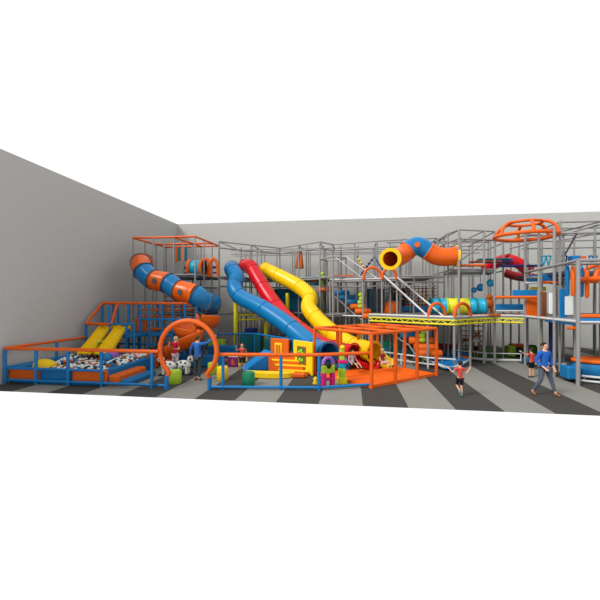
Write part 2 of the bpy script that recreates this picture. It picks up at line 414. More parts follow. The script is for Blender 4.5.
MB().tube((fx[5], FY, 0), (fx[5], FY, .5), .075, 10).build('post', 'blue_pipe', f1)
MB().tube((fx[4], FY, .14), (fx[5], FY, .14), .054).build('rail', 'blue_pipe', f1)
for z in (1.36, .6): MB().tube((fx[0], FY, z), (-12.95, 16.1, z), .06).build('top_rail', 'orange_pipe' if z > 1 else 'blue_pipe', f1)
for y in (14.2,): MB().tube((-12.8, y, 0), (-12.8, y, 1.36), .06).build('post', 'blue_pipe', f1)
c0 = at(209, 389, 12.35); c1 = gr(319, 390.5); c2 = gr(371, 387.2)
xf = [at(px, 380, 12.5).x for px in (223.5, 280)]
f2 = rail_fence('blue and orange pipe fence around the toddler corner in the middle foreground', [(at(217, 353, 12.4).x, 12.4, 0), c1, c2+V((-.05, -.02, 0))], 1.27, zs=(.1,), post_at=[(xf[0], 12.4+(c1.y-12.4)*(xf[0]-c0.x)/(c1.x-c0.x)), (xf[1], 12.4+(c1.y-12.4)*(xf[1]-c0.x)/(c1.x-c0.x)), c1])
MB().tube((c0.x, 12.4, 0), (c0.x, 12.4, .52), .075, 10).build('post', 'blue_pipe', f2)
MB().tube((c0.x, 12.4, .1), (xf[0], 12.4, .1), .054).build('rail', 'blue_pipe', f2)
# entrance hoop
hc = V(((fx[5]+c0.x)/2, 12.3, 1.4)); hr = 1.08
a0 = math.asin(-.98/hr*.9)
mb = MB(); N = 40; pts = []
ang0 = -math.radians(48); 
for i in range(N+1):
    a = ang0+(PI-2*ang0)*i/N; pts.append(hc+V((hr*math.cos(a), 0, hr*math.sin(a))))
pts = [V((c0.x, 12.35, .45))]+pts+[V((fx[5], 12.25, .45))]
tag(MB().sweep(pts, .085, 12).build('entrance_hoop', 'orange_pipe'), 'big round orange hoop forming the gateway between the two front fences', 'hoop')
# rear toddler fence
rf = [at(217, 333.5, 19.0), at(236, 332.5, 19.4), at(255, 333.7, 19.6), at(272, 336.3, 18.4), at(293, 340, 17.0), at(312, 343.5, 15.9)]
rail_fence('low all-blue pipe fence behind the toddler corner', [(p.x, p.y, 0) for p in rf], 1.3, 'blue_pipe', zs=(.15,), r=.045)

# ================================================================= 7 ball pool
PX0, PX1, PY0, PY1 = -13.0, -9.3, 12.35, 16.0
bp = thing('ball_pool', 'blue and orange padded ball pool behind the left front fence', 'ball pool', ((PX0+PX1)/2, 14.2, 0))
xs_ = [fx[0]-.02, fx[1], fx[2], fx[3]+.1]
for i in range(3):
    MB().box(((xs_[i]+xs_[i+1])/2, PY0+.1, .3), (xs_[i+1]-xs_[i]-.03, .2, .52), bev=.04).build('wall_pad', ('orange_pad', 'blue_pad', 'orange_pad')[i], bp)
MB().box((PX1+.15, 14.1, .3), (.2, 3.3, .58), bev=.04).build('wall_pad', 'blue_pad', bp)
MB().box((PX1+.15, 15.95, .3), (.2, .35, .6), bev=.04).build('wall_pad', 'orange_pad', bp)
MB().box((PX0+.05, 14.1, .32), (.25, 3.4, .62), bev=.04).build('wall_pad', 'blue_pad', bp)
for i, (x0, x1) in enumerate(((-12.8, -11.9), (-10.4, -9.35))):
    MB().box(((x0+x1)/2, 16.0, .34), (x1-x0, .25, .68), bev=.04).build('wall_pad', 'orange_pad', bp)
MB().box((-11.1, 16.0, .34), (1.3, .25, .6), bev=.04).build('wall_pad', 'blue_pad', bp)
MB().box(((PX0+PX1)/2, 14.1, .08), (3.6, 3.6, .14)).build('base_pad', 'blue_pad', bp)
# bed of balls + individual balls
def zsurf(x, y): return .42+.22*max(0, (y-13)/3)+.1*math.sin(x*2.1)*math.cos(y*1.9)
cols = ['white_pad', 'white_pad', 'black', 'blue_pad', 'brown', 'white_pad', 'orange_pad']
bed = MB(); s = random.Random(3)
for i in range(900):
    x = s.uniform(-12.7, -9.42); y = s.uniform(12.65, 15.75); bed.ball((x, y, zsurf(x, y)-.09-.05*s.random()), .075, 6, 4)
mbed = bpy.data.materials.new('mixed_balls'); mbed.use_nodes = True; nt = mbed.node_tree
tc = nt.nodes.new('ShaderNodeTexCoord'); vo = nt.nodes.new('ShaderNodeTexVoronoi'); vo.inputs['Scale'].default_value = 7
cr = nt.nodes.new('ShaderNodeValToRGB'); cr.color_ramp.interpolation = 'CONSTANT'
el = cr.color_ramp.elements; el[0].color = lin((215, 218, 215))+(1,); el[1].position = .45; el[1].color = lin((20, 20, 25))+(1,)
for p_, c_ in ((.6, (20, 110, 180)), (.75, (190, 100, 50)), (.88, (220, 222, 220))): e = el.new(p_); e.color = lin(c_)+(1,)
nt.links.new(tc.outputs['Object'], vo.inputs['Vector']); nt.links.new(vo.outputs['Color'], cr.inputs[0]); nt.links.new(cr.outputs[0], nt.nodes['Principled BSDF'].inputs['Base Color'])
ob = bed.build('ball_bed', mbed); ob['kind'] = 'stuff'; tag(ob, 'deep bed of mixed small plastic balls filling the pool', 'balls')
names = {'white_pad': 'white', 'black': 'black', 'blue_pad': 'blue', 'brown': 'brown', 'orange_pad': 'orange'}
protos = {}
def pool_ball(x, y, c):
    if c not in protos:
        o = MB().ball((0, 0, 0), .078, 10, 7).build('plastic_ball', c); protos[c] = o
    else:
        o = protos[c].copy(); C.objects.link(o)
    o.location = (x, y, zsurf(x, y)+.01)
    zy = 'front' if y < 13.6 else 'middle' if y < 14.8 else 'back'; zx = 'left' if x < -11.7 else 'right' if x > -10.5 else 'centre'
    zn = {'middleleft': 'near the left padded side', 'middleright': 'near the right padded side', 'middlecentre': 'in the very middle', 'frontcentre': 'along the front between the corners', 'backcentre': 'under the yellow slide lanes'}.get(zy+zx, 'in the '+zy+' '+zx+' corner')
    tag(o, 'small '+names[c]+' plastic ball '+zn+' of the ball pool', 'ball', names[c]+' balls '+zn+' of the pool')
cells = [(x*.157-12.62, y*.157+12.7) for x in range(21) for y in range(20)]
s.shuffle(cells); cnt = 0
for (x, y) in cells:
    if cnt >= 288: break
    if (abs(x+12.0) < .4 and abs(y-13.6) < .4) or (x < -10.7 and y > 15.0 and x > -12.4) : continue
    r_ = s.random(); c = 'white_pad' if r_ < .5 else 'black' if r_ < .66 else 'blue_pad' if r_ < .8 else 'orange_pad' if r_ < .92 else 'brown'
    pool_ball(x+s.uniform(-.02, .02), y+s.uniform(-.02, .02), c); cnt += 1
p = gr(44, 363, .6); tag(MB().ball((p.x, p.y, .45), (.5, .4, .32), 20, 12).build('foam_dome', 'yellow_pad'), 'big yellow dome lying in the left end of the ball pool', 'foam dome')
p = at(112, 356, 15.0); tag(MB().ball(p, .3, 18, 12).build('play_ball', 'violet'), 'large lilac ball in the ball pool', 'ball')
p = at(106.5, 359, 14.5); tag(MB().ball(p, .27, 18, 12).build('play_ball', 'slide_blue'), 'large blue ball beside the lilac one in the ball pool', 'ball')
# soft steps outside pool
ss = thing('soft_steps', 'two-step foam block, orange upper and blue lower, outside the ball pool wall', 'foam steps', (-8.8, 13.3, 0))
MB().box((-8.82, 13.35, .2), (.42, 1.9, .4), bev=.06).build('step', 'orange_pad', ss)
MB().box((-8.4, 13.4, .11), (.42, 1.9, .22), bev=.06).build('step', 'blue_pad', ss)

# ================================================================= 8 toddler frame with twin yellow slide
tf = thing('climbing_structure', 'low blue and orange toddler play frame with platforms against the left wall', 'play frame', (-10, 17.5, 0))
ty = [17.4, 18.3]
tx = [at(px, 300, 17.4).x for px in (102.3, 118, 128.5, 140, 149, 162, 173, 185, 196.5)]
lowx = [at(px, 300, 16.1).x for px in (84.5, 107.8, 125, 133)]
posts(tf, [(x, 17.4) for x in tx], 0, 3.03, 'blue_pipe', .062)
posts(tf, [(x, 18.3) for x in tx[::2]], 0, 3.03, 'blue_pipe', .055)
posts(tf, [(lowx[0], 16.2), (lowx[2], 16.2), (lowx[3], 16.2)], 0, 2.0, 'blue_pipe', .062)
posts(tf, [(lowx[1], 16.2)], 0, 2.9, 'blue_pipe', .062)
beams(tf, [((tx[0], 17.4, 3.03), (tx[-1], 17.4, 3.03)), ((lowx[0], 16.2, 2.02), (lowx[1]+.05, 16.2, 2.02)), ((lowx[0], 16.2, 2.02), (tx[0], 17.4, 3.03)), ((lowx[1]+.1, 16.2, 2.02), (tx[1], 17.4, 3.03)),
           ((tx[0], 18.3, 3.03), (tx[-1], 18.3, 3.03)), ((tx[-1], 17.4, 3.03), (tx[-1], 18.3, 3.03)), ((tx[0], 17.4, 3.03), (tx[0], 18.3, 3.03))], 'orange_pipe', .07, 'roof_beam')
beams(tf, [((lowx[1], 16.2, 2.02), (lowx[3], 16.2, 2.02)), ((lowx[0], 16.2, .95), (lowx[0]+.9, 16.9, 1.0)), ((tx[1], 17.4, .9), (tx[5], 17.4, .9)), ((tx[1], 17.4, .2), (tx[6], 17.4, .2)), ((tx[3], 17.4, 2.2), (tx[-1], 17.4, 2.2))], 'blue_pipe', .05)
MB().box(((tx[1]+tx[6])/2, 17.85, 1.4), (tx[6]-tx[1], .95, .18), bev=.03).build('platform', 'blue_pad', tf)
MB().box(((lowx[0]+lowx[3])/2+.1, 16.75, 1.42), (lowx[3]-lowx[0]-.2, 1.1, .12), bev=.02).build('platform', 'blue_pad', tf)
MB().box((tx[7]-.3, 17.85, 1.85), (1.5, .9, .16), bev=.03).build('platform', 'blue_pad', tf)
MB().box(((tx[3]+tx[5])/2, 18.2, 1.62), (1.3, .1, .14), bev=.03).build('padded_rail', 'orange_pad', tf)
MB().box((tx[4], 18.25, 2.3), (2.4, .08, .1), bev=.03).build('padded_rail', 'orange_pad', tf)
MB().box((tx[4]+.5, 18.25, 2.65), (3.4, .08, .1), bev=.03).build('padded_rail', 'orange_pad', tf)
for px in (138, 145): 
    p = at(px, 318, 18.1); MB().tube((p.x, p.y, 1.5), (p.x, p.y, 2.2), .12, 10).build('roller', 'orange_pad', tf)
ysl = thing('slide', 'twin-lane yellow slide running down into the ball pool', 'slide', (-11.6, 15.6, 0))
for x in (-11.98, -11.12):
    m = MB(); prof = [(-.38, .16), (-.33, .16), (-.3, .02), (0, 0), (.3, .02), (.33, .16), (.38, .16), (.38, -.05), (-.38, -.05)]
    st = [(16.6, 1.85), (16.2, 1.78), (15.1, .86), (14.8, .8)]
    P = [V((x+u*(.72 if y > 16 else .95), y, z+w)) for y, z in st for u, w in prof]; n = len(prof); F = []
    for i in range(len(st)-1):
        for j in range(n): F.append((i*n+j, (i+1)*n+j, (i+1)*n+(j+1) % n, i*n+(j+1) % n))
    F += [tuple(range(n)), tuple(range((len(st)-1)*n, len(st)*n))[::-1]]
    m.add(P, F).build('slide_lane', 'slide_yellow', ysl)
MB().box((-11.55, 15.5, 1.25), (.1, .8, .08), bev=.02).build('divider', 'lime', ysl)

# ================================================================= 9 orange open spiral slide
sp_ = thing('spiral_slide', 'open orange spiral slide curling down behind the round hoop', 'slide', at(197, 350, 17))
cx = at(197, 320, 16.55); path = []
for i in range(19):
    a = math.radians(-60+i*20); path.append(V((cx.x+.62*math.cos(a), 16.55+.62*math.sin(a), 2.0-.04*i)))
path += [path[-1]+V((-.3, -.15, -.2)), path[-1]+V((-.9, -.2, -.5)), path[-1]+V((-1.35, -.2, -.75))]
path = [p for p in path]
def trough(pts, w, h, m, name, root):
    pts = spline(pts, 2); P = []; F = []; n = 10
    for i, p in enumerate(pts):
        d = pts[min(i+1, len(pts)-1)]-pts[max(i-1, 0)]; d.z = 0; d.normalize(); s_ = V((-d.y, d.x, 0))
        for j in range(n+1):
            a = PI*j/n; P.append(p+s_*(-math.cos(a))*w+V((0, 0, (1-math.sin(a))*h)))
    N = len(P); Q = [q-V((0, 0, .05)) for q in P]
    for i in range(len(pts)-1):
        for j in range(n):
            a = i*(n+1)+j; b = a+n+1; F += [(a, b, b+1, a+1), (N+a, N+a+1, N+b+1, N+b)]
        a = i*(n+1); b = a+n+1; F += [(a, N+a, N+b, b), (a+n, b+n, N+b+n, N+a+n)]
    return MB().add(P+Q, F, True).build(name, m, root)
trough(path, .5, .55, 'slide_orange', 'chute', sp_)
MB().tube((cx.x, 16.55, 0), (cx.x, 16.55, 2.2), .06).build('centre_post', 'orange_pipe', sp_)
e = path[-1]; MB().box((e.x+.1, e.y, e.z/2-.03), (.4, .5, e.z-.12), bev=.05).build('support', 'orange_pad', sp_)

# low pads around
def pad(px, py, Y, size, m, label, cat='foam block', rz=0, z=None, name='foam_block', bev=.05):
    p = at(px, py, Y); zz = size[2]/2 if z is None else z
    return tag(MB().box((p.x, p.y, zz), size, rz, bev).build(name, m), label, cat)
pad(202, 363, 16.6, (2.2, .4, .55), 'blue_pad', 'long low blue foam wall behind the man under the hoop')
pad(209, 358, 16.6, (1.2, .35, .5), 'navy', 'dark blue foam block behind the long low blue wall')
pad(221, 352, 17.6, (1.5, .4, .2), 'orange_pad', 'low orange foam bench behind the purple cube')
pad(224, 356, 18.6, (1.6, .6, .75), 'blue_pad', 'blue foam block behind the orange bench near the low blue fence')
pad(217, 345, 19.3, (.9, .5, 1.0), 'lime', 'green foam block behind the blue rear fence, left end')
pad(251.5, 345, 21.3, (1.3, .6, 1.2), 'teal', 'teal foam cupboard behind the rear fence, left of the yellow column')
pad(275, 345, 20.6, (1.1, .7, 1.0), 'teal', 'teal foam cupboard behind the rear fence, right of the yellow column')
pad(251, 334, 21.3, (.7, .5, .28), 'navy', 'navy roll pad lying on the left teal cupboard', z=1.34)
pad(160, 352, 16.9, (1.6, .4, .5), 'red_pad', 'dark red foam block below the toddler frame platforms')
# stools
def stool(px, py, m, label, r=.24, h=.52):
    p = gr(px, py)
    tag(MB().lathe(p, [(r-.03, 0), (r, .03), (r, h-.04), (r-.04, h)], 18).build('foam_stool', m), label, 'stool', 'round foam stools')
stool(175.2, 383.5, 'lime', 'lime green drum stool just right of the hoop foot, near the blonde person')
stool(222.5, 380, 'yellow_pad', 'yellow drum stool inside the fence, nearest the hoop', .23, .55)
stool(213, 374, 'lime', 'lime drum stool half hidden behind the yellow one', .22, .5)
stool(248.5, 385, 'green_pad', 'green drum stool beside the yellow half-round mat', .24, .5)
pc = thing('foam_cube', 'purple foam cube with a pale orange figure on its face', 'foam cube', gr(233, 367)); p = gr(233, 367)
MB().box((p.x, p.y+.2, .24), (.5, .45, .48), 0, .04).build('cube', 'purple', pc)
MB().box((p.x+.31, p.y+.22, .22), (.13, .4, .42), 0, .02).build('side_pad', 'yellow_pipe', pc)
MB().box((p.x, p.y+.2, .49), (.48, .44, .03), 0, .01).build('cover', 'white_pad', pc)
q = MB(); q.ball((p.x-.02, p.y-.035, .32), (.05, .012, .06), 8, 6).ball((p.x-.01, p.y-.035, .2), (.08, .012, .1), 8, 6).ball((p.x+.05, p.y-.035, .13), (.06, .012, .05), 8, 6)
q.build('figure', 'orange_pad', pc)
# blue ramp, steps, half disc
a = gr(247.5, 371.5); rp = MB()
x0, y0 = a.x, a.y
prof = [(0, 0), (2.3, 0), (2.3, .9), (1.55, .9)]
d = (gr(268, 374)-a).normalized(); d = V((.86, .5, 0)).normalized(); n_ = V((-d.y, d.x, 0))
tag(rp.extrude([a+d*(u-.1)+V((0, 0, z)) for u, z in [(0, .02), (1.3, .02), (1.3, .8), (1.15, .8)]], n_*.95).build('foam_ramp', 'bright_blue'), 'bright blue foam wedge ramp left of the yellow-topped steps', 'foam ramp')
stp = thing('foam_steps', 'orange foam staircase with yellow treads below the door board', 'foam steps', gr(285, 374))
b0 = gr(277, 374.5); dx = V((.97, -.12, 0)).normalized(); dy = V((-.35, .94, 0)).normalized()
for i in range(4):
    h = .17*(i+1); o0 = b0+dy*(.26*i)-dx*(.12*i-.1)
    P = [o0, o0+dx*1.25, o0+dx*1.25+dy*.26, o0+dy*.26]
    MB().prism(P, 0, h).build('riser', 'orange_pad', stp)
    P = [o0-dy*.02, o0+dx*1.27-dy*.02, o0+dx*1.27+dy*.26, o0+dy*.26]
    MB().prism(P, h, h+.035).build('tread', 'yellow_pad', stp)
hd = gr(269, 378); m = MB(); poly = [hd+V((1.05, .35, 0))]+[hd+V((-1.0*math.cos(t)*1.05, -.55*math.sin(t)*1.0+.35, 0)) for t in [PI*i/14 for i in range(14)]]
tag(m.prism(poly[::-1] if False else [poly[0]]+poly[:0:-1], .03, .22).build('foam_mat', 'yellow_pad'), 'yellow half-round foam mat in front of the orange staircase', 'foam mat')
pad(291, 377, 14.75, (1.2, .3, .2), 'orange_pad', 'low orange foam kerb at the foot of the staircase', rz=.1)
# door board (orange with a yellow door)
db = thing('activity_board', 'orange play board with a yellow door above the foam staircase', 'play panel', at(280, 357, 16.7))
p0, p1 = at(271, 358, 16.8), at(289, 358, 16.4); zt = at(271, 338, 16.8).z
def board(root, p0, p1, z0, z1, t, m, name, off=0, inset=(0, 1, 0, 1)):
    d = (p1-p0); d.z = 0; L = d.length; d.normalize(); nn = V((d.y, -d.x, 0))
    c = p0+d*L*(inset[0]+inset[1])/2+nn*off; zz0 = z0+(z1-z0)*inset[2]; zz1 = z0+(z1-z0)*inset[3]
    return MB().box((c.x, c.y, (zz0+zz1)/2), (L*(inset[1]-inset[0]), t, zz1-zz0), math.atan2(d.y, d.x), .02).build(name, m, root)
board(db, p0, p1, .0, zt, .1, 'orange_pad', 'board')
dr = board(db, p0, p1, .0, zt, .04, 'yellow_pad', 'door', .06, (.25, .65, .38, .86))
board(dr, p0, p1, .0, zt, .03, 'orange_pad', 'door_window', .09, (.34, .44, .5, .8))
board(dr, p0, p1, .0, zt, .03, 'orange_pad', 'door_window', .09, (.48, .58, .5, .8))
yp = thing('activity_board', 'yellow play board with a framed green picture, left of the orange cage', 'play panel', gr(304, 374))
p0, p1 = gr(294, 371.5), gr(313, 376); p0.z = p1.z = 0; zt = 1.42
board(yp, p0, p1, 0, zt, .1, 'yellow_pad', 'board'); pf = board(yp, p0, p1, 0, zt, .05, 'brown', 'picture_frame', .05, (.22, .7, .28, .84))
board(pf, p0, p1, 0, zt, .04, 'green_mat', 'picture', .075, (.29, .63, .33, .79))
m = MB(); dd = (p1-p0).normalized(); nn = V((dd.y, -dd.x, 0))
for u, z, r in ((.38, .95, .07), (.5, 1.0, .09), (.56, .9, .06), (.42, .62, .08), (.54, .6, .07)): m.ball(p0+(p1-p0)*u+nn*.1+V((0, 0, z)), (r, .02, r), 8, 6)
m.build('leaf_motif', 'lime', pf)
# small toys in right corner
tt = thing('arch_toy', 'pink and yellow arch-shaped play stand with a purple rim behind the fence corner', 'play stand', gr(328, 387))
g0, g1 = gr(322, 387.5), gr(334, 386); d = (g1-g0); L = d.length; d.normalize(); rz = math.atan2(d.y, d.x)
for u in (.14, .86): 
    c = g0+d*L*u; MB().box((c.x, c.y, .27), (.15, .2, .54), rz, .03).build('leg', 'pink', tt)
c = g0+d*L*.5; MB().box((c.x, c.y, .28), (L*.6, .12, .1), rz, .02).build('crossbar', 'pink', tt)
MB().box((c.x, c.y, .66), (L, .2, .3), rz, .03).build('body', 'lime', tt)
arc = [c+d*(L*.42*math.cos(t))+V((0, 0, .84+L*.48*math.sin(t))) for t in [PI*i/12 for i in range(13)]]
MB().sweep(arc, .07, 8).build('rim', 'violet', tt)
MB().ball(c+V((0, -.06, .8)), (.13, .1, .13), 12, 8).build('knob', 'black', tt)
tw = thing('tower_toy', 'slim yellow and lime stacked foam tower with purple band beside the pink arch stand', 'play stand', gr(342, 384)); c = gr(342, 384)
MB().box((c.x, c.y, .14), (.34, .3, .28), .3, .03).build('base', 'yellow_pipe', tw)
MB().box((c.x, c.y, .44), (.26, .24, .34), .3, .03).build('block', 'lime', tw)
MB().box((c.x, c.y, .71), (.24, .22, .2), .3, .03).build('block', 'cyan', tw)
MB().box((c.x+.02, c.y, .86), (.32, .26, .12), .3, .03).build('band', 'pink', tw)
MB().box((c.x, c.y, 1.12), (.2, .12, .42), .15, .03).build('block', 'lime', tw)
MB().ball((c.x+.02, c.y, 1.4), .1, 10, 8).build('knob', 'yellow_pad', tw)
p = gr(352, 372); tag(MB().ball((p.x-.2, p.y, .45), (.3, .2, .24), 14, 10).tube((p.x-.2, p.y, 0), (p.x-.2, p.y, .35), .08).build('spring_seat', 'slide_blue'), 'blue rocker seat beside the slim stacked tower', 'rocker')
p = gr(315.5, 384); tag(MB().lathe(p, [(.1, 0), (.12, .05), (.06, .1), (.1, .2), (.02, .28)], 12).build('spinning_top', 'yellow_pad'), 'small yellow toy on the floor left of the fence corner post', 'toy')
# spotted rockers near the blonde person
def spotted(px, py, flip, label):
    g = gr(px, py); r_ = thing('spotted_rocker', label, 'rocker', g, 'white spotted rocking animals'); s_ = -1 if flip else 1
    MB().ball(g+V((0, 0, .42)), (.34, .2, .2), 14, 10).build('body', 'white_pad', r_)
    MB().ball(g+V((.34*s_, 0, .68)), (.16, .13, .14), 12, 8).build('head', 'white_pad', r_)
    for dx_, dy_ in ((-.18, -.1), (-.18, .1), (.18, -.1), (.18, .1)): MB().tube(g+V((dx_, dy_, .06)), g+V((dx_, dy_, .36)), .06).build('leg', 'white_pad', r_)
    MB().box(g+V((0, 0, .03)), (.8, .35, .06), 0, .02).build('base', 'black', r_)
    m = MB()
    for u, w, z in ((-.2, -.17, .48), (.05, -.19, .38), (.15, -.15, .52), (.36*s_, -.12, .7), (-.05, -.16, .55)): m.ball(g+V((u, w, z)), (.05, .025, .05), 8, 6)
    m.build('spots', 'black', r_)
spotted(168.5, 375.5, True, 'white rocking animal with black spots left of the blonde person')
spotted(183.5, 374.5, False, 'white rocking animal with black spots right of the blonde person')

# ================================================================= 10 hexagon stair tower and roller steps
st = thing('stair_tower', 'slim grey stair tower with a flat angular top ring right of the yellow slide', 'stair tower', at(333, 340, 20.5))
hexp = [at(320, 257, 21.4), at(333, 257, 20.2), at(346, 257, 20.8), at(338, 257, 21.9), at(327, 257, 22.2)]
hexp = [(p.x, p.y) for p in hexp]; zt = 5.6
posts(st, hexp, 0, zt, r=.055)
for z in (zt, 4.5, 2.35, .3): beams(st, chain(hexp, z, True), 'steel', .045)
MB().prism(hexp, 2.25, 2.33).build('deck', 'deck_grey', st)
def handrail(label, pts, m='white_pipe', r=.035):
    o = thing('handrail', label, 'handrail', pts[0][0]);
    for p in pts: MB().tube(p[0], p[1], r).build('rail', m, o)
    return o
# roller steps: list of (px, py, width px, colour)
def rollers(label, items, Ya, Yb, rad=.16):
    root = thing('roller_stair', label, 'soft stair', at(items[-1][0], items[-1][1], Yb)); n = len(items)
    c = []
    for i, (px, py, w, m) in enumerate(items):
        Y = Ya+(Yb-Ya)*i/max(1, n-1); a = at(px-w/2, py, Y); b = at(px+w/2, py, Y); b.z = a.z
        MB().sweep([a, a+(b-a)*.03, a+(b-a)*.97, b], [rad*.8, rad, rad, rad*.8], 14).build('roller', m, root, m.split('_')[0]+' padded roller'); c.append((a, b))
    for k in (0, 1):
        MB().sweep([q[k]-V((0, 0, rad*1.2)) for q in c], .04, 8).build('side_rail', 'steel', root)
    lo = c[-1]
    for k in (0, 1): MB().tube(lo[k]-V((0, 0, rad*1.2)), V((lo[k].x, lo[k].y, 0)), .04).build('leg', 'steel', root)
    for k in (0, 1): MB().tube(c[0][k]-V((0, 0, rad*1.2)), V((c[0][k].x, c[0][k].y, 0)), .04).build('leg', 'steel', root)
rollers('upper stair of blue then orange padded rollers right of the stair tower', [(342, 293, 15, 'blue_pad'), (347.5, 297.5, 15, 'blue_pad'), (352.5, 302, 15, 'blue_pad'), (357.5, 306.7, 15, 'orange_pad'), (363, 311.5, 16, 'orange_pad'), (370, 316.3, 15, 'orange_pad')], 22.3, 20.2, .17)
rollers('short upper stair of teal and orange rollers left of the stair tower', [(316, 279.5, 10, 'orange_pad'), (317, 284.5, 11, 'teal'), (325.5, 289.5, 14, 'orange_pad')], 23, 22.4, .15)
rollers('lower stair of blue and orange padded rollers behind the orange cage', [(393, 321.5, 20, 'blue_pad'), (408, 335, 16, 'blue_pad'), (421, 340.5, 24, 'orange_pad'), (426, 347.5, 24, 'orange_pad'), (430, 353.5, 24, 'orange_pad')], 20, 18.2, .2)
for px, py, Y, lab in ((322, 279, 22.6, 'lime and green caterpillar post beside the short upper roller stair'), (361, 300, 20.9, 'lime caterpillar post beside the upper roller stair'), (423, 333, 18.9, 'lime caterpillar post on the lower roller stair')):
    p = at(px, py, Y); m = MB()
    for i in range(4): m.ball((p.x+.05*math.sin(i*2), p.y, p.z+.3-.22*i), (.17, .15, .15), 12, 8)
    m.tube((p.x, p.y, 0), (p.x, p.y, p.z), .03)
    tag(m.build('caterpillar_post', 'lime'), lab, 'play figure')

# ================================================================= 11 upper catwalk, arches, white rails
cw = thing('catwalk', 'raised grey catwalk with railings in front of the rope bridge', 'catwalk', (2.5, 20.5, 0))
cpts = [(at(px, 280, Y).x, Y) for px, Y in ((330, 20.9), (363, 20.2), (382, 19.9), (397, 19.9))]
cback = [(at(px, 280, Y).x, Y) for px, Y in ((400, 21.2), (366, 21.5), (335, 21.9))]
MB().prism(cpts+cback, 4.22, 4.34).build('deck', 'deck_grey', cw)
posts(cw, cpts+cback[:2], 0, 4.3, 'steel', .055)
beams(cw, chain(cpts, 4.36)+chain(cpts, 2.3), 'white_pipe', .045)
def arch(px0, px1, py0, pytop, Y, label, Y1=None, r=.075):
    a = at(px0, py0, Y); b = at(px1, py0, Y1 or Y); b.z = a.z; t = at((px0+px1)/2, pytop, Y).z; c = (a+b)/2; h = t-a.z; P = []
    for i in range(17):
        th = PI*i/16; P.append(c+(a-c)*math.cos(th)*1.0+V((0, 0, h*math.sin(th)**.8)))
    tag(MB().sweep(P, r, 10).build('handrail_arch', 'orange_pipe'), label, 'arch', 'orange arch handrails')
arch(363.5, 381, 279.5, 267.5, 20.1, 'orange arch handrail on the catwalk, left of the pair below the yellow-rimmed tube')
arch(382, 396.5, 279.5, 268.5, 19.8, 'orange arch handrail on the catwalk, right of the pair below the yellow-rimmed tube')
arch(428.5, 445, 317, 303.5, 17.9, 'orange arch handrail at the foot of the long white rails', 18.3)
arch(454.5, 470, 317, 303.5, 17.4, 'orange arch handrail on the lower deck, the one nearest the barrel tunnel end', 18.3)
rr_ = thing('ramp_rails', 'pair of long white sloping rails from the catwalk down to the lower deck', 'handrail', at(428, 316, 18))
for a, b in ((at(384, 276, 19.8), at(429, 317, 17.9)), (at(397, 277, 19.8), at(443, 316, 18.1))):
    MB().tube(a, b, .05).build('rail', 'white_pipe', rr_)
mid = [at(384, 280, 19.8), at(429, 319, 17.95), at(443, 318, 18.15), at(397, 281, 19.85)]
r2 = thing('ramp_rails', 'pair of thin pale sloping rails right of the stair tower top', 'handrail', at(333, 256, 20.4))
for a, b in ((at(334, 256, 20.3), at(366, 281, 20.1)), (at(346, 257, 20.8), at(384, 283, 19.9))):
    MB().tube(a, b, .026).build('rail', 'white_pipe', r2)

# rope bridge
rb = thing('rope_net', 'V-shaped knotted rope with coloured beads beside the yellow-rimmed tube', 'rope net', at(365, 268, 21))
def cubic(a, b, n, m2): 
    m = MB().tube(a, b, .03, 6); m.build('rope', 'rope', rb)
    k = MB()
    for i in range(1, n): k.ball(a.lerp(b, i/n), .075, 8, 6)
    k.build('beads', m2, rb)
cubic(at(374, 257, 21.2), at(360, 276, 21.2), 6, 'navy'); cubic(at(357, 256, 21.2), at(367, 273, 21.2), 5, 'yellow_pad'); cubic(at(375, 257, 21.2), at(386, 276, 21.2), 5, 'blue_pad')

# ================================================================= 12 upper segmented tube
keys = [at(390.3, 259, 17.9), at(393, 258.5, 18.4), at(401, 256, 19.0), at(407, 251, 19.2), at(413, 247, 19.3), at(419, 246, 19.3), at(428, 251, 19.3), at(437, 256, 19.3), at(447, 257, 19.3), at(456.5, 256, 19.3)]
rt, sp = segmented('crawl_tube', 'high orange crawl tube with a blue middle and yellow end rims', keys, .47, ['slide_orange', 'slide_blue', 'slide_orange'], 'orange_pad', 6, knob=(1,))
rt['category'] = 'crawl tube'
d = (sp[1]-sp[0]).normalized()
MB().shell([sp[0]-d*.08, sp[0]+d*.1], .53, 24, .16).build('end_rim', 'slide_yellow', rt, 'yellow round end rim')
q = sp[-1]; MB().shell([q-V((.05, 0, 0)), q+V((.05, 0, 0))], .56, 24, .12).build('end_rim', 'slide_yellow', rt, 'yellow round end rim')
MB().tube((sp[12].x, sp[12].y+.3, 4.3), (sp[12].x, sp[12].y+.3, sp[12].z), .04).build('hanger', 'steel', rt)

# ================================================================= 13 right frame
t4 = thing('climbing_structure', 'grey steel play frame with a yellow lattice deck edge right of the white rails', 'play frame', (6, 20, 0))
lowf = [(1.0, 19.7), (3.66, 17.9), (4.73, 17.4), (5.74, 18.4), (7.3, 19.6), (8.5, 19.1)]
poly = lowf+[(8.5, 25.2), (1.0, 25.2)]
MB().prism(poly, 2.3, 2.42).build('deck', 'deck_grey', t4)
beams(t4, chain(lowf, 2.42), 'white_pipe', .05, 'deck_edge')
posts(t4, lowf[:4], 0, 2.42, 'steel', .06)
upf = [(5.35, 18.85), (6.7, 19.35), (7.3, 19.6)]
posts(t4, upf, 0, T, 'steel', .06)
posts(t4, [(7.16, 20.7), (8.1, 20.6)], 0, 6.4, 'steel', .05)
up = [(5.1, 19.9), (5.2, 21.1), (6.1, 21.1), (7.0, 22.1), (8.0, 22.1), (5.1, 23.3), (6.3, 23.3), (7.4, 23.3), (8.3, 23.3), (5.4, 24.9), (6.6, 24.9), (7.7, 24.9), (3.9, 24.9), (2.7, 24.9), (2.4, 22.6), (3.6, 22.6)]
posts(t4, up, 0, T, 'steel', .045)
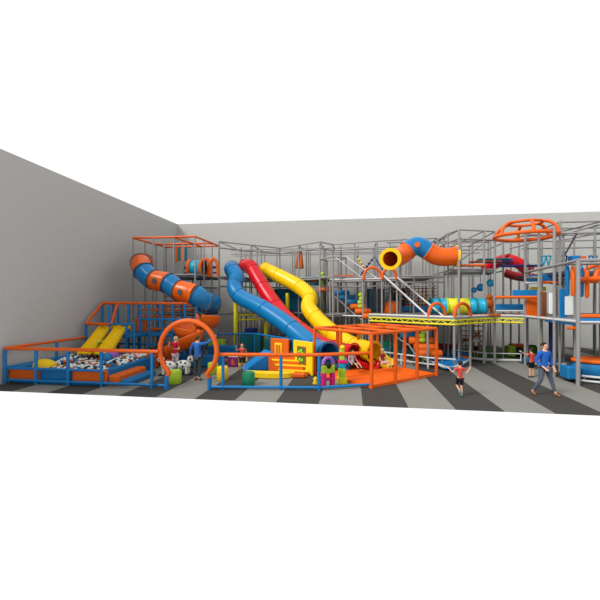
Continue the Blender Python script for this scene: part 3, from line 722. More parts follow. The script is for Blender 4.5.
posts(t4, [(2.2, 20.6), (3.4, 20.2), (4.2, 20.0)], 0, 4.4, 'steel', .045)
beams(t4, [((2.0, 20.4, 4.4), (4.9, 20.0, 4.4)), ((2.0, 20.4, 4.15), (4.9, 20.0, 4.15)), ((2.2, 22.6, T), (8.3, 22.6, T))], 'steel', .05)
for z in (T, 4.75, T-.45):
    beams(t4, chain([(5.1, 19.9)]+upf, z)+chain([(5.1, 19.9), (5.1, 23.3), (8.3, 23.3), (8.1, 20.6)], z)+chain([(5.1, 24.9), (8.4, 24.9)], z), 'steel', .04)
beams(t4, [((5.35, 18.85, T), (5.1, 24.9, T)), ((6.7, 19.35, T), (6.6, 24.9, T)), ((7.3, 19.6, T), (7.7, 24.9, T)), ((5.4, 21.5, 4.8), (7.2, 20.0, 6.4))], 'steel', .04)
MB().prism([(5.35, 18.95), (7.3, 19.7), (7.3, 21.2), (5.2, 21.2)], 4.62, 4.72).build('deck', 'deck_grey', t4)
for i, (px0, px1, py, Y, m) in enumerate(((455, 484, 266.2, 19.4, 'orange_pad'), (462, 485, 272, 19.9, 'orange_pad'), (470, 500, 262.5, 20.0, 'brown'), (478, 511, 259.5, 20.4, 'teal'), (484, 512, 262.2, 20.2, 'navy'), (500, 540, 266, 19.6, 'navy'))):
    a, b = at(px0, py, Y), at(px1, py-(1.5 if i < 3 else 0), Y); MB().box((a+b)/2, ((b-a).length, .5, .09), math.atan2(b.y-a.y, b.x-a.x), .02).build('soft_beam', m, t4)
# yellow lattice truss under deck edge
lat = MB()
def latt(pts, zt, zb):
    for a, b in zip(pts, pts[1:]):
        a = V((a[0], a[1], zt)); b = V((b[0], b[1], zt)); dz = V((0, 0, zt-zb)); n = max(2, round((b-a).length/.28))
        lat.tube(a, b, .035); lat.tube(a-dz, b-dz, .045)
        for i in range(n): lat.tube(a.lerp(b, i/n)-(dz if i % 2 else V()), a.lerp(b, (i+1)/n)-(V() if i % 2 else dz), .025, 6)
latt([(1.0, 19.62), (3.64, 17.82), (4.73, 17.31), (5.8, 18.33), (7.3, 19.52), (8.42, 19.05)], 2.27, 2.08)
lat.build('lattice_truss', 'yellow_pipe', t4)
# nets (back)
for a, b, z0, z1, m in (((1.2, 22.6), (2.5, 22.6), 2.45, 4.3, 'dark_steel'), ((2.6, 23.4), (5.4, 23.4), 2.45, 4.1, 'red_pad')):
    net((a[0], a[1], 0), (b[0], b[1], 0), z0, z1, 12, 8, .025).build('net', m, t4)
m = MB()
for i in range(11):
    x = 2.7+i*.26; m.box((x, 23.36, 2.75+.25*(i % 3)), (.14, .03, .1)); m.box((x, 23.36, 3.7-.2*(i % 2)), (.12, .03, .1))
m.build('net_tags', 'yellow_pad', t4)
MB().box((3.6, 23.0, 2.62), (4.4, .1, .3), bev=.03).build('padded_rail', 'blue_pad', t4)
p = at(392, 309, 21.5); tag(MB().lathe((p.x, p.y, 2.42), [(.4, 0), (.45, .05), (.4, .55), (.25, .7)], 16).build('foam_dome', 'orange_pad'), 'orange foam dome on the lower deck behind the first white rails', 'foam dome')
# barrel tunnel
bt = thing('barrel_tunnel', 'transparent-look teal and yellow barrel tunnel lying on the lower deck', 'crawl tunnel', at(457, 312, 20))
zc = 2.42+.46
segs = [(431, 446, 'cyan'), (446, 467, 'yellow_pipe'), (467, 484, 'cyan')]
for a_, b_, m in segs:
    a, b = at(a_, 304, 19.5), at(b_, 304, 19.5); a.z = b.z = zc
    MB().shell([a, a.lerp(b, .5), b], .4, 24).build('barrel', m, bt)
for px in (431, 438.5, 446, 456, 467, 475, 484):
    a = at(px, 304, 19.5); a.z = zc; MB().shell([a-V((.035, 0, 0)), a+V((.035, 0, 0))], .44, 24, .06).build('ring', 'teal' if px < 440 or px > 470 else 'lime', bt)
p = at(489.5, 303, 19.9); tg = thing('tiger_figure', 'small orange animal figure with limbs spread right of the barrel tunnel', 'play figure', (p.x, p.y, 2.42))
MB().ball((p.x, p.y, 3.0), (.22, .16, .26), 12, 8).build('body', 'orange_pad', tg); MB().ball((p.x, p.y, 3.35), .15, 12, 8).build('head', 'orange_pad', tg)
for dx_, dz_ in ((-.3, .3), (.3, .3), (-.2, -.5), (.2, -.5)): MB().tube((p.x, p.y, 3.0), (p.x+dx_, p.y, 2.98+dz_), .07).build('limb', 'orange_pad', tg)
for i, (px, py) in enumerate(((474, 290), (480.5, 287.5), (490.5, 283))):
    p = at(px, py, 20.0); m = MB().ball(p, (.2, .17, .2) if i else (.15, .14, .15), 12, 8); m.tube(p, (p.x, p.y, 4.64), .012, 6)
    tag(m.build('hanging_ball', 'slide_blue' if i < 2 else 'cyan'), ('small blue', 'middle blue', 'pale teal')[i]+' buffer ball hanging above the end of the barrel tunnel', 'ball', 'buffer balls above the tunnel')
# red half-dome slide
p0 = at(500, 262, 20.8)
rk = [at(486, 270, 22.3), at(498, 262, 21.6), at(508, 259.5, 21.1), at(520, 264, 20.9), at(528, 271, 21.0)]
segmented('crawl_tube', 'short arched red tube under the orange dome', rk, .3, ['slide_red', 'slide_red'], 'red_pad', 6)[0]['category'] = 'crawl tube'
rk = [at(505, 273, 22.6), at(520, 277, 22.4), at(545, 279, 22.2), at(563, 282, 22.2)]
segmented('crawl_tube', 'dark red tube running level behind the blue side panels at right', rk, .24, ['red_pad', 'red_pad'], 'red_pad', 6)[0]['category'] = 'crawl tube'
# panels of right frame
def panel(px0, px1, py0, py1, Y, m, lab, Y1=None, t=.06, parent=t4, name='panel'):
    a = at(px0, py0, Y); b = at(px1, py0, Y1 or Y); z0 = at(px0, py1, Y).z; d = b-a; d.z = 0
    c = (a+b)/2; o = MB().box((c.x, c.y, (a.z+z0)/2), (d.length, t, a.z-z0), math.atan2(d.y, d.x), .015).build(name, m, parent)
    if lab: o['label'] = lab
    return o
panel(496, 523, 304, 310, 19.5, 'blue_pad', None)
panel(512.5, 537, 290, 296.5, 19.0, 'bright_blue', None)
MB().tube(at(495, 297.2, 19.2), at(537, 297.2, 18.6), .07).build('padded_rail', 'orange_pad', t4)
MB().tube(at(496, 310.8, 19.45), at(524, 310.8, 19.2), .04).build('rail', 'white_pipe', t4)
panel(526.5, 538, 298, 317, 18.95, 'orange_pad', None)
MB().tube(at(470, 315.5, 18.9), at(520, 314.5, 19.9), .05).build('padded_rail', 'orange_pad', t4)
# ground mats
gm = thing('artificial_lawn', 'green play mat with pale kerb under the right frame', 'play mat', (7.3, 22, 0))
q = [(7.0, 19.95), (8.7, 19.95), (8.7, 24.4), (5.6, 24.4), (5.6, 21.0)]
MB().prism(q, 0, .05).build('mat', 'green_mat', gm)
MB().sweep([V((q[i][0], q[i][1], .08)) for i in (3, 4, 0, 1)], .07, 8).build('kerb', 'white_pipe', gm)
MB().sweep([V((q[i][0], q[i][1], .42)) for i in (4, 0, 1)], .03, 8).build('rail', 'white_pipe', gm)
for x, y in ((5.6, 21.0), (7.0, 19.95), (8.7, 19.95)): MB().tube((x, y, 0), (x, y, .42), .03).build('rail_post', 'white_pipe', gm)
pad(520, 345, 22.3, (1.5, .6, .45), 'teal', 'teal foam block on the green play mat')
pad(518, 342, 22.3, (.9, .45, .2), 'orange_pad', 'orange foam slab on the teal block over the green mat', z=.56)
pad(510, 345, 21.9, (.4, .6, .6), 'lime', 'lime foam block at the left end of the teal block')
pad(531, 340, 21.6, (.9, .6, .7), 'green_mat', 'green foam mound right of the teal block', bev=.25)
bm = thing('blue_platform', 'low bright blue platform with pale rails right of the lower roller stair', 'platform', (4.8, 18.9, 0))
q = [gr(424, 358, .25), gr(444, 365.5, .25), gr(455, 366, .25), gr(469, 359.5, .25), gr(452, 353.5, .25), gr(436, 353, .25)]
MB().prism([(p.x, p.y) for p in q], .1, .25).build('mat', 'bright_blue', bm)
MB().sweep([p+V((0, 0, -.05)) for p in q], .06, 8, closed=True).build('kerb', 'white_pipe', bm)
lf = thing('low_fence', 'low double white pipe rail running behind the orange cage', 'fence', gr(400, 362))
w0, w1 = gr(383, 364), gr(455, 375)
w0, w1 = V((2.5, 18.4, 0)), V((3.6, 17.55, 0)); w2 = V((4.75, 17.2, 0))
for z in (.2, .5):
    MB().sweep([V((1.2, 19.5, z)), w0+V((0, 0, z)), w1+V((0, 0, z)), w2+V((0, 0, z))], .04, 8).build('rail', 'white_pipe', lf)
for p in (V((1.2, 19.5, 0)), w0, w1): MB().tube(p, p+V((0, 0, .5)), .04).build('post', 'white_pipe', lf)
for i, (px, py, Y, sz, m, l) in enumerate(((449, 339, 21.6, (1.9, .8, .3), 'blue_pad', 'blue foam slab further back under the lattice deck'), (453, 352, 19.9, (1.5, .4, .25), 'orange_pad', 'low orange foam beam behind the bright blue platform'),
        (395, 350, 20.9, (1.9, .5, .5), 'teal', 'teal foam block behind the orange cage'), (391, 345, 21.6, (1.4, .5, .75), 'green_pad', 'green foam block behind the teal one beyond the orange cage'), (430, 345, 22.6, (2.6, .5, .55), 'red_pad', 'dark red foam block in the shade under the lower deck'))):
    pad(px, py, Y, sz, m, l)
# red-orange rope ladder at back
ld = thing('climbing_net', 'sloping orange bead net under the lower deck behind the small white-shirted child', 'climbing net', at(463, 345, 22.8))
a, b = at(452, 346, 22.6), at(480, 331, 22.6)
for i in range(5):
    p, q = a.lerp(b, i/5), a.lerp(b, (i+1)/5); MB().box((p+q)/2+V((0, 0, -.05)), ((q-p).length*.8, .3, .1), 0, .03).build('step_pad', ('orange_pad', 'red_pad')[i % 2], ld)
MB().tube(a-V((0, 0, .12)), b-V((0, 0, .12)), .03).build('stringer', 'steel', ld)
MB().tube((a.x, a.y, 0), a, .03).build('leg', 'steel', ld); MB().tube((b.x, b.y, 0), b, .03).build('leg', 'steel', ld)
for px in (466, 478.5): 
    p = at(px, 330, 21.9); m = net((p.x-.25, p.y, 0), (p.x+.25, p.y, 0), 0, 2.25, 2, 8, .03)
    tag(m.build('rope_ladder', 'brown'), 'brown rope ladder under the lower deck, '+('left' if px < 470 else 'right')+' one of two', 'rope ladder')

# ================================================================= 14 right wing
t5 = thing('climbing_structure', 'big grey steel wing of the play frame nearest the right edge of the photo', 'play frame', (11, 17, 0))
X0 = 8.5
side = [(X0, 14.9), (X0, 16.5), (X0, 17.75), (X0, 19.05)]
posts(t5, side[:1], 0, 4.7, 'steel', .075); posts(t5, side[1:3], 0, 6.3, 'steel', .06); posts(t5, side[3:], 0, 6.5, 'steel', .06)
posts(t5, [(9.3, 17.6), (9.85, 19.05), (9.3, 20.6)], 0, 6.75, 'steel', .06)
posts(t5, [(9.3, 16.5), (10.2, 16.4), (10.6, 16.6)], 0, 4.7, 'steel', .06)
wy = [(11.0, 17.6), (12.4, 17.6), (13.8, 17.6), (10.3, 19.2), (11.7, 19.2), (13.1, 19.2), (14.5, 19.2), (10.3, 21.2), (11.9, 21.2), (13.4, 21.2), (15.0, 21.2), (10.1, 23.4), (12.2, 23.4), (14.2, 23.4), (16.0, 23.4), (9.3, 22.6)]
posts(t5, wy, 0, 6.75, 'steel', .055)
posts(t5, [(9.9, 14.9), (11.3, 14.9), (9.0, 18.6)], 0, 4.65, 'steel', .05)
beams(t5, [((9.3, 17.6, T), (15, 17.6, T)), ((9.3, 17.6, T-.5), (15, 17.6, T-.5)), ((9.3, 19.2, T), (16, 19.2, T)), ((9.3, 21.2, T), (16, 21.2, T)), ((9.3, 23.4, T), (16.5, 23.4, T)), ((X0, 19.05, 6.4), (9.3, 19.2, 6.4)),
           ((9.3, 17.6, T), (9.3, 23.4, T)), ((11, 17.6, T), (10.3, 23.4, T)), ((13.8, 17.6, T), (12.2, 23.4, T)), ((8.6, 21, 6), (11.5, 17.6, T)), ((11.4, 17.6, 6.1), (12.4, 19.2, 5.3)), ((9.3, 21.2, 6.0), (15.0, 21.2, 6.0)), ((10, 17.6, 6.2), (10.5, 19.5, 5.4))], 'steel', .045)
beams(t5, [((X0, 14.9, 4.72), (X0, 19.05, 4.55)), ((X0, 14.9, 4.72), (13, 14.9, 4.72)), ((X0, 19.05, 4.3), (10.5, 19.05, 4.3))], 'steel', .065, 'deck_edge')
MB().box((11.2, 17.0, 2.37), (5.3, 4.1, .13)).build('deck', 'deck_grey', t5)
MB().box((12.2, 20.9, 2.37), (7.2, 3.6, .13)).build('deck', 'deck_grey', t5)
MB().box((12.7, 20.3, 4.45), (6.6, 5.0, .12)).build('deck', 'deck_dark', t5)
beams(t5, [((X0, 14.9, 2.4), (X0, 19.05, 2.4)), ((X0, 14.9, 2.4), (13, 14.9, 2.4))], 'white_pipe', .06, 'deck_edge')
MB().box((X0+1.5, 14.98, 2.62), (2.9, .3, .14), 0, .04).build('padded_edge', 'orange_pad', t5)
MB().box((X0+1.5, 15.0, 2.48), (2.9, .3, .13), 0, .03).build('padded_edge', 'bright_blue', t5)
MB().box((X0+.1, 16.2, 2.3), (.2, 2.2, .1), 0, .03).build('padded_edge', 'bright_blue', t5)
MB().box((X0+.1, 18.3, 2.42), (.2, 1.4, .1), 0, .03).build('padded_edge', 'orange_pad', t5)
MB().box((X0-.02, 15.2, 2.14), (.3, .3, .12), 0, .03).build('padded_edge', 'orange_pad', t5)
panel(526, 540, 275.5, 281, 19.1, 'bright_blue', None, parent=t5); panel(540, 556, 274.5, 281.5, 18.9, 'bright_blue', None, parent=t5)
MB().tube(at(525, 283, 19.0), at(541, 282.3, 18.9), .05).build('rail', 'white_pipe', t5); MB().tube(at(541, 282.3, 18.8), at(558, 282.3, 18.6), .07).build('padded_rail', 'orange_pad', t5)
panel(559.5, 567, 289, 318, 17.3, 'bright_blue', 'tall blue panel', parent=t5)
panel(549, 553.5, 293, 314, 17.5, 'panel_white', 'tall white panel', parent=t5)
panel(565, 574, 296.5, 315, 16.9, 'panel_white', 'wide white panel', parent=t5)
panel(540, 546.5, 292, 318, 18.4, 'brown', None, parent=t5)
panel(537.5, 541.5, 294, 314, 18.0, 'deck_grey', None, parent=t5)
panel(530, 546, 287, 291, 20.5, 'yellow_pipe', None, parent=t5)
p = at(551, 340, 18.7); MB().box((p.x, p.y, 1.3), (.16, .16, 2.0), 0, .03).build('padded_post', 'navy', t5)
p = at(541, 340, 19.2); MB().box((p.x, p.y, 1.15), (.12, .12, 2.3), 0, .03).build('padded_post', 'lime', t5)
# V nets, blue pads top
for px0, px1, m in ((541, 551, 'cyan'), (560, 567, 'navy'), (589, 597, 'blue_pad')):
    a, b = at(px0, 256, 19.6), at(px1, 256, 19.6); lo = at(px0, 264, 19.6).z; c = (a+b)/2; mb = MB()
    mb.tube(a, b, .035)
    for k in range(2):
        u0 = a.lerp(b, k/2); u1 = a.lerp(b, (k+1)/2); uc = (u0+u1)/2; uc.z = lo-.1; mb.tube(u0, uc, .035).tube(uc, u1, .035)
    mb.build('zigzag_net', m, t5)
panel(570, 579, 256, 262, 19.5, 'bright_blue', None, parent=t5, name='padded_block', t=.4); panel(579, 584, 256.5, 262, 19.4, 'orange_pad', None, parent=t5, name='padded_block', t=.4)
# hanging bags
for i, (px, y0, y1, Y, m, l) in enumerate(((567.3, 265, 296, 15.9, 'slide_blue', 'blue hanging bag left of the big corner post, directly above the wide white panel'), (573, 266, 296, 15.6, 'orange_pad', 'orange hanging bag just left of the big corner post'), (581.5, 266, 297, 15.9, 'slide_blue', 'blue hanging bag just right of the big corner post'), (587, 270, 298, 15.7, 'orange_pad', 'orange hanging bag right of the big corner post'))):
    a = at(px, y0, Y); b = at(px, y1, Y)
    r_ = thing('hanging_bag', l, 'punch bag', b, 'long bags hanging beside the corner post')
    MB().tube((a.x, a.y, 4.66), (a.x, a.y, a.z-.02), .02, 6).build('strap', 'dark_steel', r_)
    MB().lathe((a.x, a.y, 0), [(.04, b.z), (.075, b.z+.08), (.085, a.z-.2), (.06, a.z-.05), (.04, a.z)], 12).build('bag', m, r_)
beams(t5, [((X0, 15.9, 4.66), (12, 15.9, 4.66)), ((X0, 15.65, 4.66), (12, 15.65, 4.66))], 'steel', .04)
# orange domes
def dome(label, c, r, z, h, rt, pm):
    root = thing('roof_dome', label, 'roof dome', (c[0], c[1], z)); n = 36
    MB().sweep([V((c[0]+r*math.cos(2*PI*i/n), c[1]+r*math.sin(2*PI*i/n), z)) for i in range(n)], pm, 10, closed=True).build('ring', 'orange_pipe', root)
    MB().sweep([V((c[0]+rt*math.cos(2*PI*i/n), c[1]+rt*math.sin(2*PI*i/n), z+h)) for i in range(n)], pm*.8, 10, closed=True).build('ring', 'orange_pipe', root)
    for k in range(6):
        a = 2*PI*k/6+.35; P = []
        for j in range(9):
            t = j/8; rr = rt+(r-rt)*math.cos(t*PI/2); P.append(V((c[0]+rr*math.cos(a), c[1]+rr*math.sin(a), z+h*math.sin(t*PI/2))))
        MB().sweep(P, pm*.85, 10).build('rib', 'orange_pipe', root)
p = at(526, 236, 18.2); dome('orange pipe dome on top of the frame above the arched red tube', (p.x-.03, p.y), 1.3, 6.2, .62, .68, .085)
dome('orange pipe dome rail cut off by the right edge of the photo', (10.65, 15.6), 1.55, 4.03, .68, .5, .1)
# round platform bottom right
rp = thing('oval_platform', 'low oval platform with orange top and blue padded side at the right edge', 'platform', (10.75, 15.7, 0))
c = (10.8, 15.75); RX, RY = 2.0, .78
def oval(prof, m, name):
    q = MB().lathe((0, 0, 0), prof, 36); q.v = [V((c[0]+v.x*RX, c[1]+v.y*RY, v.z)) for v in q.v]; q.build(name, m, rp)
oval([(.95, .3), (.99, .34), (.99, .7), (.95, .74)], 'blue_pad', 'side_pad')
oval([(.98, .76), (1.02, .79), (1.02, .87), (.98, .9)], 'orange_pad', 'top_pad')
n = 36
for z, m in ((.26, 'white_pipe'), (.08, 'white_pipe')): MB().sweep([V((c[0]+RX*math.cos(2*PI*i/n), c[1]+RY*math.sin(2*PI*i/n), z)) for i in range(n)], .05, 8, closed=True).build('rim', m, rp)
for k in range(8):
    a = 2*PI*k/8+.3; MB().tube((c[0]+.9*RX*math.cos(a), c[1]+.9*RY*math.sin(a), 0), (c[0]+.9*RX*math.cos(a), c[1]+.9*RY*math.sin(a), .76), .05).build('leg', 'steel', rp)
p = at(573, 370, 15.3); tag(MB().box((p.x+.1, p.y+.35, .36), (.5, .6, .5), 0, .05).build('foam_block', 'blue_pad'), 'blue foam block against the foot of the big corner post', 'foam block')
m5 = thing('blue_mat', 'blue foam mat with white kerb behind the walking man', 'play mat', gr(558, 366))
MB().box((9.55, 19.6, .12), (1.5, .9, .2), 0, .03).build('mat', 'blue_pad', m5); MB().tube((8.7, 19.0, .1), (10.3, 19.0, .1), .07).build('kerb', 'white_pipe', m5)
# dark floor-level boxes under the wing

# ================================================================= people
def skinned(name, verts, edges, radii, m, parent, root=0, sub=2):
    me = bpy.data.meshes.new(name); me.from_pydata([tuple(v) for v in verts], edges, []); o = bpy.data.objects.new(name, me); C.objects.link(o)
    md = o.modifiers.new('skin', 'SKIN'); md.use_smooth_shade = True
    for i, r in enumerate(radii):
        sv = me.skin_vertices[0].data[i]; sv.radius = r if isinstance(r, tuple) else (r, r); sv.use_root = (i == root)
    ms = o.modifiers.new('sub', 'SUBSURF'); ms.levels = sub; ms.render_levels = sub
    dg = bpy.context.evaluated_depsgraph_get(); me2 = bpy.data.meshes.new_from_object(o.evaluated_get(dg)); me2.name = name
    bpy.data.objects.remove(o); me2.materials.append(M[m]) if not me2.materials else None
    for pl in me2.polygons: pl.use_smooth = True
    o2 = bpy.data.objects.new(name, me2); C.objects.link(o2)
    if parent: o2.parent = parent
    return o2
def person(label, loc, rz, h, pose, top, bottom, shoes, hair, sleeves=True, long_legs=True, child=False, long_hair=False, skirt=False, lean=0):
    """local frame: figure faces -Y, unit height 1, scaled by h"""
    root = thing('person', label, 'person', loc); root.rotation_euler = (0, 0, rz); root.scale = (h, h, h)
    J = {'pel': (0, 0, .52), 'wst': (0, 0, .60), 'chs': (0, 0, .715), 'nck': (0, 0, .82), 'nk2': (0, -.005, .86), 'hd1': (0, -.01, .90), 'hd2': (0, -.008, .94), 'hd3': (0, -.002, .97),
         'sL': (.105, 0, .80), 'sR': (-.105, 0, .80), 'eL': (.15, .01, .63), 'eR': (-.15, .01, .63), 'wL': (.16, -.04, .49), 'wR': (-.16, -.04, .49),
         'hL': (.055, 0, .49), 'hR': (-.055, 0, .49), 'kL': (.06, -.01, .28), 'kR': (-.06, -.01, .28), 'aL': (.06, .01, .045), 'aR': (-.06, .01, .045)}
    J.update(pose); J = {k: V(v) for k, v in J.items()}
    hs = 1.28 if child else 1.0; hb = J['nk2']
    for k in ('hd1', 'hd2', 'hd3'): J[k] = hb+(J[k]-hb)*hs
    up = (J['hd3']-J['nk2']).normalized()
    hc = (J['hd1']+J['hd3'])/2
    for s_ in 'LR':
        w, e = J['w'+s_], J['e'+s_]; J['p'+s_] = w+(w-e).normalized()*.045
        a, k = J['a'+s_], J['k'+s_]
        if 't'+s_ not in J: J['t'+s_] = a+V((0, -.085, -.022))
    verts, edges, rad = [], [], []; ix = {}
    def v(k, r):
        if k not in ix: ix[k] = len(verts); verts.append(J[k]); rad.append(r)
        return ix[k]
    R = {'pel': (.068, .052), 'wst': (.06, .045), 'chs': (.075, .052), 'nck': (.04, .034), 'nk2': (.029, .029), 'hd1': (.040*hs, .046*hs), 'hd2': (.046*hs, .054*hs), 'hd3': (.034*hs, .042*hs),
         's': .032, 'e': .022, 'w': .015, 'p': (.02, .011), 'h': .047, 'k': .031, 'a': .02, 't': .017}
    E = [('pel', 'wst'), ('wst', 'chs'), ('chs', 'nck'), ('nck', 'nk2'), ('nk2', 'hd1'), ('hd1', 'hd2'), ('hd2', 'hd3')]
    for s_ in 'LR': E += [('nck', 's'+s_), ('s'+s_, 'e'+s_), ('e'+s_, 'w'+s_), ('w'+s_, 'p'+s_), ('pel', 'h'+s_), ('h'+s_, 'k'+s_), ('k'+s_, 'a'+s_), ('a'+s_, 't'+s_)]
    for a, b in E: edges.append((v(a, R.get(a, R.get(a[0], .03))), v(b, R.get(b, R.get(b[0], .03)))))
    for s_ in 'LR':                                              # fingers and thumb
        w, p, e = J['w'+s_], J['p'+s_], J['e'+s_]; d = (w-e).normalized(); sd_ = d.cross(V((0, 1, 0.2))).normalized(); nn = d.cross(sd_).normalized()
        for i, (o_, L) in enumerate(((-.016, .036), (-.0055, .042), (.0055, .04), (.016, .031))):
            b0 = p+sd_*o_+d*.008; n0 = len(verts)
            verts.extend([b0, b0+d*L*.5+nn*.004, b0+d*L*.9+nn*.014]); rad.extend([.006, .0055, .004]); edges.extend([(ix['p'+s_], n0), (n0, n0+1), (n0+1, n0+2)])
        b0 = w+d*.015+sd_*.018; n0 = len(verts); verts.extend([b0, b0+d*.022+sd_*.014]); rad.extend([.007, .005]); edges.extend([(ix['w'+s_], n0), (n0, n0+1)])
    skinned('body', verts, edges, rad, 'skin', root, 0, 2)
    def cloth(name, ks, rs, es, m):
        vv = [J[k] if isinstance(k, str) else k for k in ks]; skinned(name, vv, es, rs, m, root, 0, 2)
    L_ = lambda a, b, t: J[a].lerp(J[b], t)
    if sleeves:
        ks = ['wst', 'chs', 'nck', 'pel']+[x for s_ in 'LR' for x in ('s'+s_, 'e'+s_, L_('e'+s_, 'w'+s_, .82))]
        cloth('shirt', ks, [(.075, .058), (.087, .064), (.05, .045), (.08, .062), .042, .031, .024, .042, .031, .024], [(0, 1), (1, 2), (0, 3), (2, 4), (4, 5), (5, 6), (2, 7), (7, 8), (8, 9)], top)
    else:
        ks = ['wst', 'chs', 'nck', 'pel']+[x for s_ in 'LR' for x in ('s'+s_, L_('s'+s_, 'e'+s_, .6))]
        cloth('shirt', ks, [(.075, .06), (.087, .066), (.05, .045), (.082, .064), .044, .036, .044, .036], [(0, 1), (1, 2), (0, 3), (2, 4), (4, 5), (2, 6), (6, 7)], top)
    t_ = .93 if long_legs else .8
    ks = ['pel']+[x for s_ in 'LR' for x in (('h'+s_, 'k'+s_, L_('k'+s_, 'a'+s_, .9)) if long_legs else ('h'+s_, L_('h'+s_, 'k'+s_, .5), L_('h'+s_, 'k'+s_, .85)))]
    rs = [(.076, .06)]+([.056, .04, .031]*2 if long_legs else [.06, .052, .05]*2)
    cloth('trousers' if long_legs else 'shorts', ks, rs, [(0, 1), (1, 2), (2, 3), (0, 4), (4, 5), (5, 6)], bottom)
    for s_ in 'LR':
        a, t = J['a'+s_], J['t'+s_]; d = t-a; n0 = a-d*.25
        skinned('shoe', [n0+V((0, 0, -.012)), a+V((0, 0, -.012)), a.lerp(t, .6)+V((0, 0, -.004)), t+d*.15], [(0, 1), (1, 2), (2, 3)], [.022, .029, .026, .02], shoes, root, 0, 2)
    # head details
    f = V((0, -1, 0)); f = (f-up*f.dot(up)).normalized(); sx = up.cross(f).normalized() if True else V((1, 0, 0))
    c = J['nk2'].lerp(J['hd3'], .62); rr = .047*hs
    hm = MB(); Rm = Matrix((sx, -f, up)).transposed()
    hm.ball(c-f*.014*hs+up*.016*hs, (.054*hs, .056*hs, .056*hs), 16, 12, M3=Rm)
    if long_hair:
        hm.ball(c-f*.04*hs-up*.04, (.052*hs, .034*hs, .085*hs), 14, 10, M3=Rm)
        for q in (-1, 1): hm.ball(c-f*.012+sx*q*.047*hs-up*.03, (.016, .025, .065), 10, 8, M3=Rm)
    hm.build('hair', hair, root).matrix_parent_inverse = Matrix()
    em = MB()
    for q in (-1, 1): em.ball(c+f*.048*hs+sx*q*.018*hs-up*.002, (.007*hs,)*3, 8, 6)
    o = em.build('eyes', 'eye', root); o.matrix_parent_inverse = Matrix()
    o = MB().ball(c+f*.056*hs-up*.016*hs, (.008*hs, .012*hs, .012*hs), 8, 6).build('nose', 'skin', root); o.matrix_parent_inverse = Matrix()
    o = MB().ball(c+f*.048*hs-up*.032*hs, (.015*hs, .006*hs, .005*hs), 8, 6).build('mouth', 'lip', root); o.matrix_parent_inverse = Matrix()
    for q in (-1, 1):
        o = MB().ball(c+sx*q*.05*hs-up*.006, (.007*hs, .012*hs, .016*hs), 8, 6).build('ear', 'skin', root); o.matrix_parent_inverse = Matrix()
    return root
D2 = math.radians
# man in blue walking (right)
person('man in a blue sweatshirt and grey jeans striding across the floor at right', gr(546, 396)+V((0, .1, 0)), D2(18), 1.8,
       dict(kL=(.1, -.05, .29), aL=(.14, -.1, .055), tL=(.16, -.18, .02), kR=(-.10, -.02, .29), aR=(-.17, .1, .06), tR=(-.18, .02, .02), hL=(.055, -.01, .49), hR=(-.055, 0, .49),
            eR=(-.155, .03, .64), wR=(-.11, -.11, .54), eL=(.16, .03, .64), wL=(.17, -.03, .52)), 'shirt_blue', 'jeans', 'shoe_brown', 'hair_dark')
# man at hoop, seen from behind, right arm raised
person('man in a blue pullover seen from behind with right arm raised under the hoop', gr(197.5, 380.3), D2(172), 1.82,
       dict(eR=(-.22, -.06, .83), wR=(-.31, -.13, .93), eL=(.17, .0, .66), wL=(.20, -.04, .53), kL=(.05, 0, .28), aL=(.055, .02, .045), kR=(-.05, 0, .28), aR=(-.06, .02, .045)), 'shirt_sky', 'jeans_dark', 'shoe_brown', 'hair_brown')
# blonde person
person('blonde long-haired person in a crimson top standing behind the lime stool', gr(175.5, 373.5), D2(-20), 1.64,
       dict(eR=(-.19, -.06, .7), wR=(-.12, -.1, .8), eL=(.15, -.02, .65), wL=(.13, -.12, .68)), 'shirt_crimson', 'pale_cloth', 'shoe_teal', 'hair_blonde', sleeves=False, long_hair=True)
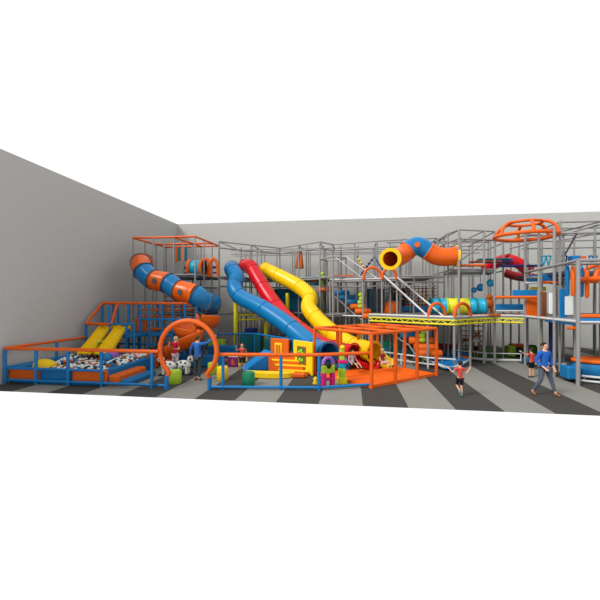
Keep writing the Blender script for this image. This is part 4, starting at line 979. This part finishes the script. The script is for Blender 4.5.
# running child in red
person('child in a coral shirt and black shorts running, seen from behind, on the dark stripe', gr(460, 396.5), D2(190), 1.17,
       dict(eL=(.2, -.02, .7), wL=(.27, -.1, .78), eR=(-.18, .02, .66), wR=(-.3, -.05, .78), kL=(.05, -.1, .3), aL=(.05, .08, .2), tL=(.05, .1, .12), kR=(-.05, -.02, .28), aR=(-.05, .02, .05)),
       'shirt_red', 'shorts', 'shoe_teal', 'hair_dark', sleeves=False, long_legs=False, child=True)
person('child in red shirt with one arm raised, left of the walking man', gr(531.5, 377.5), D2(200), 1.2,
       dict(eR=(-.14, 0, .63), wR=(-.16, -.05, .5), eL=(.23, -.02, .80), wL=(.36, -.04, .88)), 'shirt_red', 'shorts', 'shoe_dark', 'hair_dark', sleeves=False, long_legs=False, child=True)
person('small child in a white shirt and black shorts far back beside the bright blue platform', gr(476, 357.5), D2(0), 1.2,
       dict(eL=(.18, 0, .65), wL=(.24, -.05, .55), eR=(-.18, 0, .65), wR=(-.24, -.03, .55)), 'shirt_white', 'shorts', 'shoe_teal', 'hair_brown', sleeves=False, long_legs=False, child=True)
person('child in a red shirt and black shorts inside the toddler corner by the blue ramp', gr(242, 372.5), D2(20), 1.28,
       dict(eR=(-.19, 0, .76), wR=(-.2, -.08, .9), eL=(.16, .02, .65), kR=(-.07, -.06, .29), aR=(-.14, .05, .06)), 'shirt_red', 'shorts', 'shoe_dark', 'hair_dark', sleeves=False, long_legs=False, child=True)
# sitting children at slide ends
sit = dict(pel=(0, .0, .14), wst=(0, .03, .22), chs=(0, .055, .33), nck=(0, .06, .43), nk2=(0, .055, .47), hd1=(0, .04, .51), hd2=(0, .035, .55), hd3=(0, .035, .58), sL=(.1, .06, .41), sR=(-.1, .06, .41),
           eL=(.16, .04, .28), eR=(-.16, .04, .28), wL=(.15, -.07, .2), wR=(-.15, -.07, .2), hL=(.055, -.03, .13), hR=(-.055, -.03, .13), kL=(.07, -.22, .2), kR=(-.06, -.21, .19), aL=(.07, -.37, .05), aR=(-.06, -.36, .05),
           tL=(.07, -.44, .08), tR=(-.06, -.43, .08))
g = gr(353, 368, .3); person('child in a pale pink top sitting on the red slide end', (g.x, g.y, .3), D2(40), 1.25, sit, 'pale_cloth', 'shorts', 'shoe_dark', 'hair_dark', sleeves=False, long_legs=False, child=True)
g = gr(383.5, 366, .3); person('child in a dark red top sitting at the yellow slide end', (g.x, g.y, .3), D2(40), 1.2, sit, 'shirt_maroon', 'shirt_white', 'shoe_dark', 'hair_blonde', sleeves=False, long_legs=False, child=True)
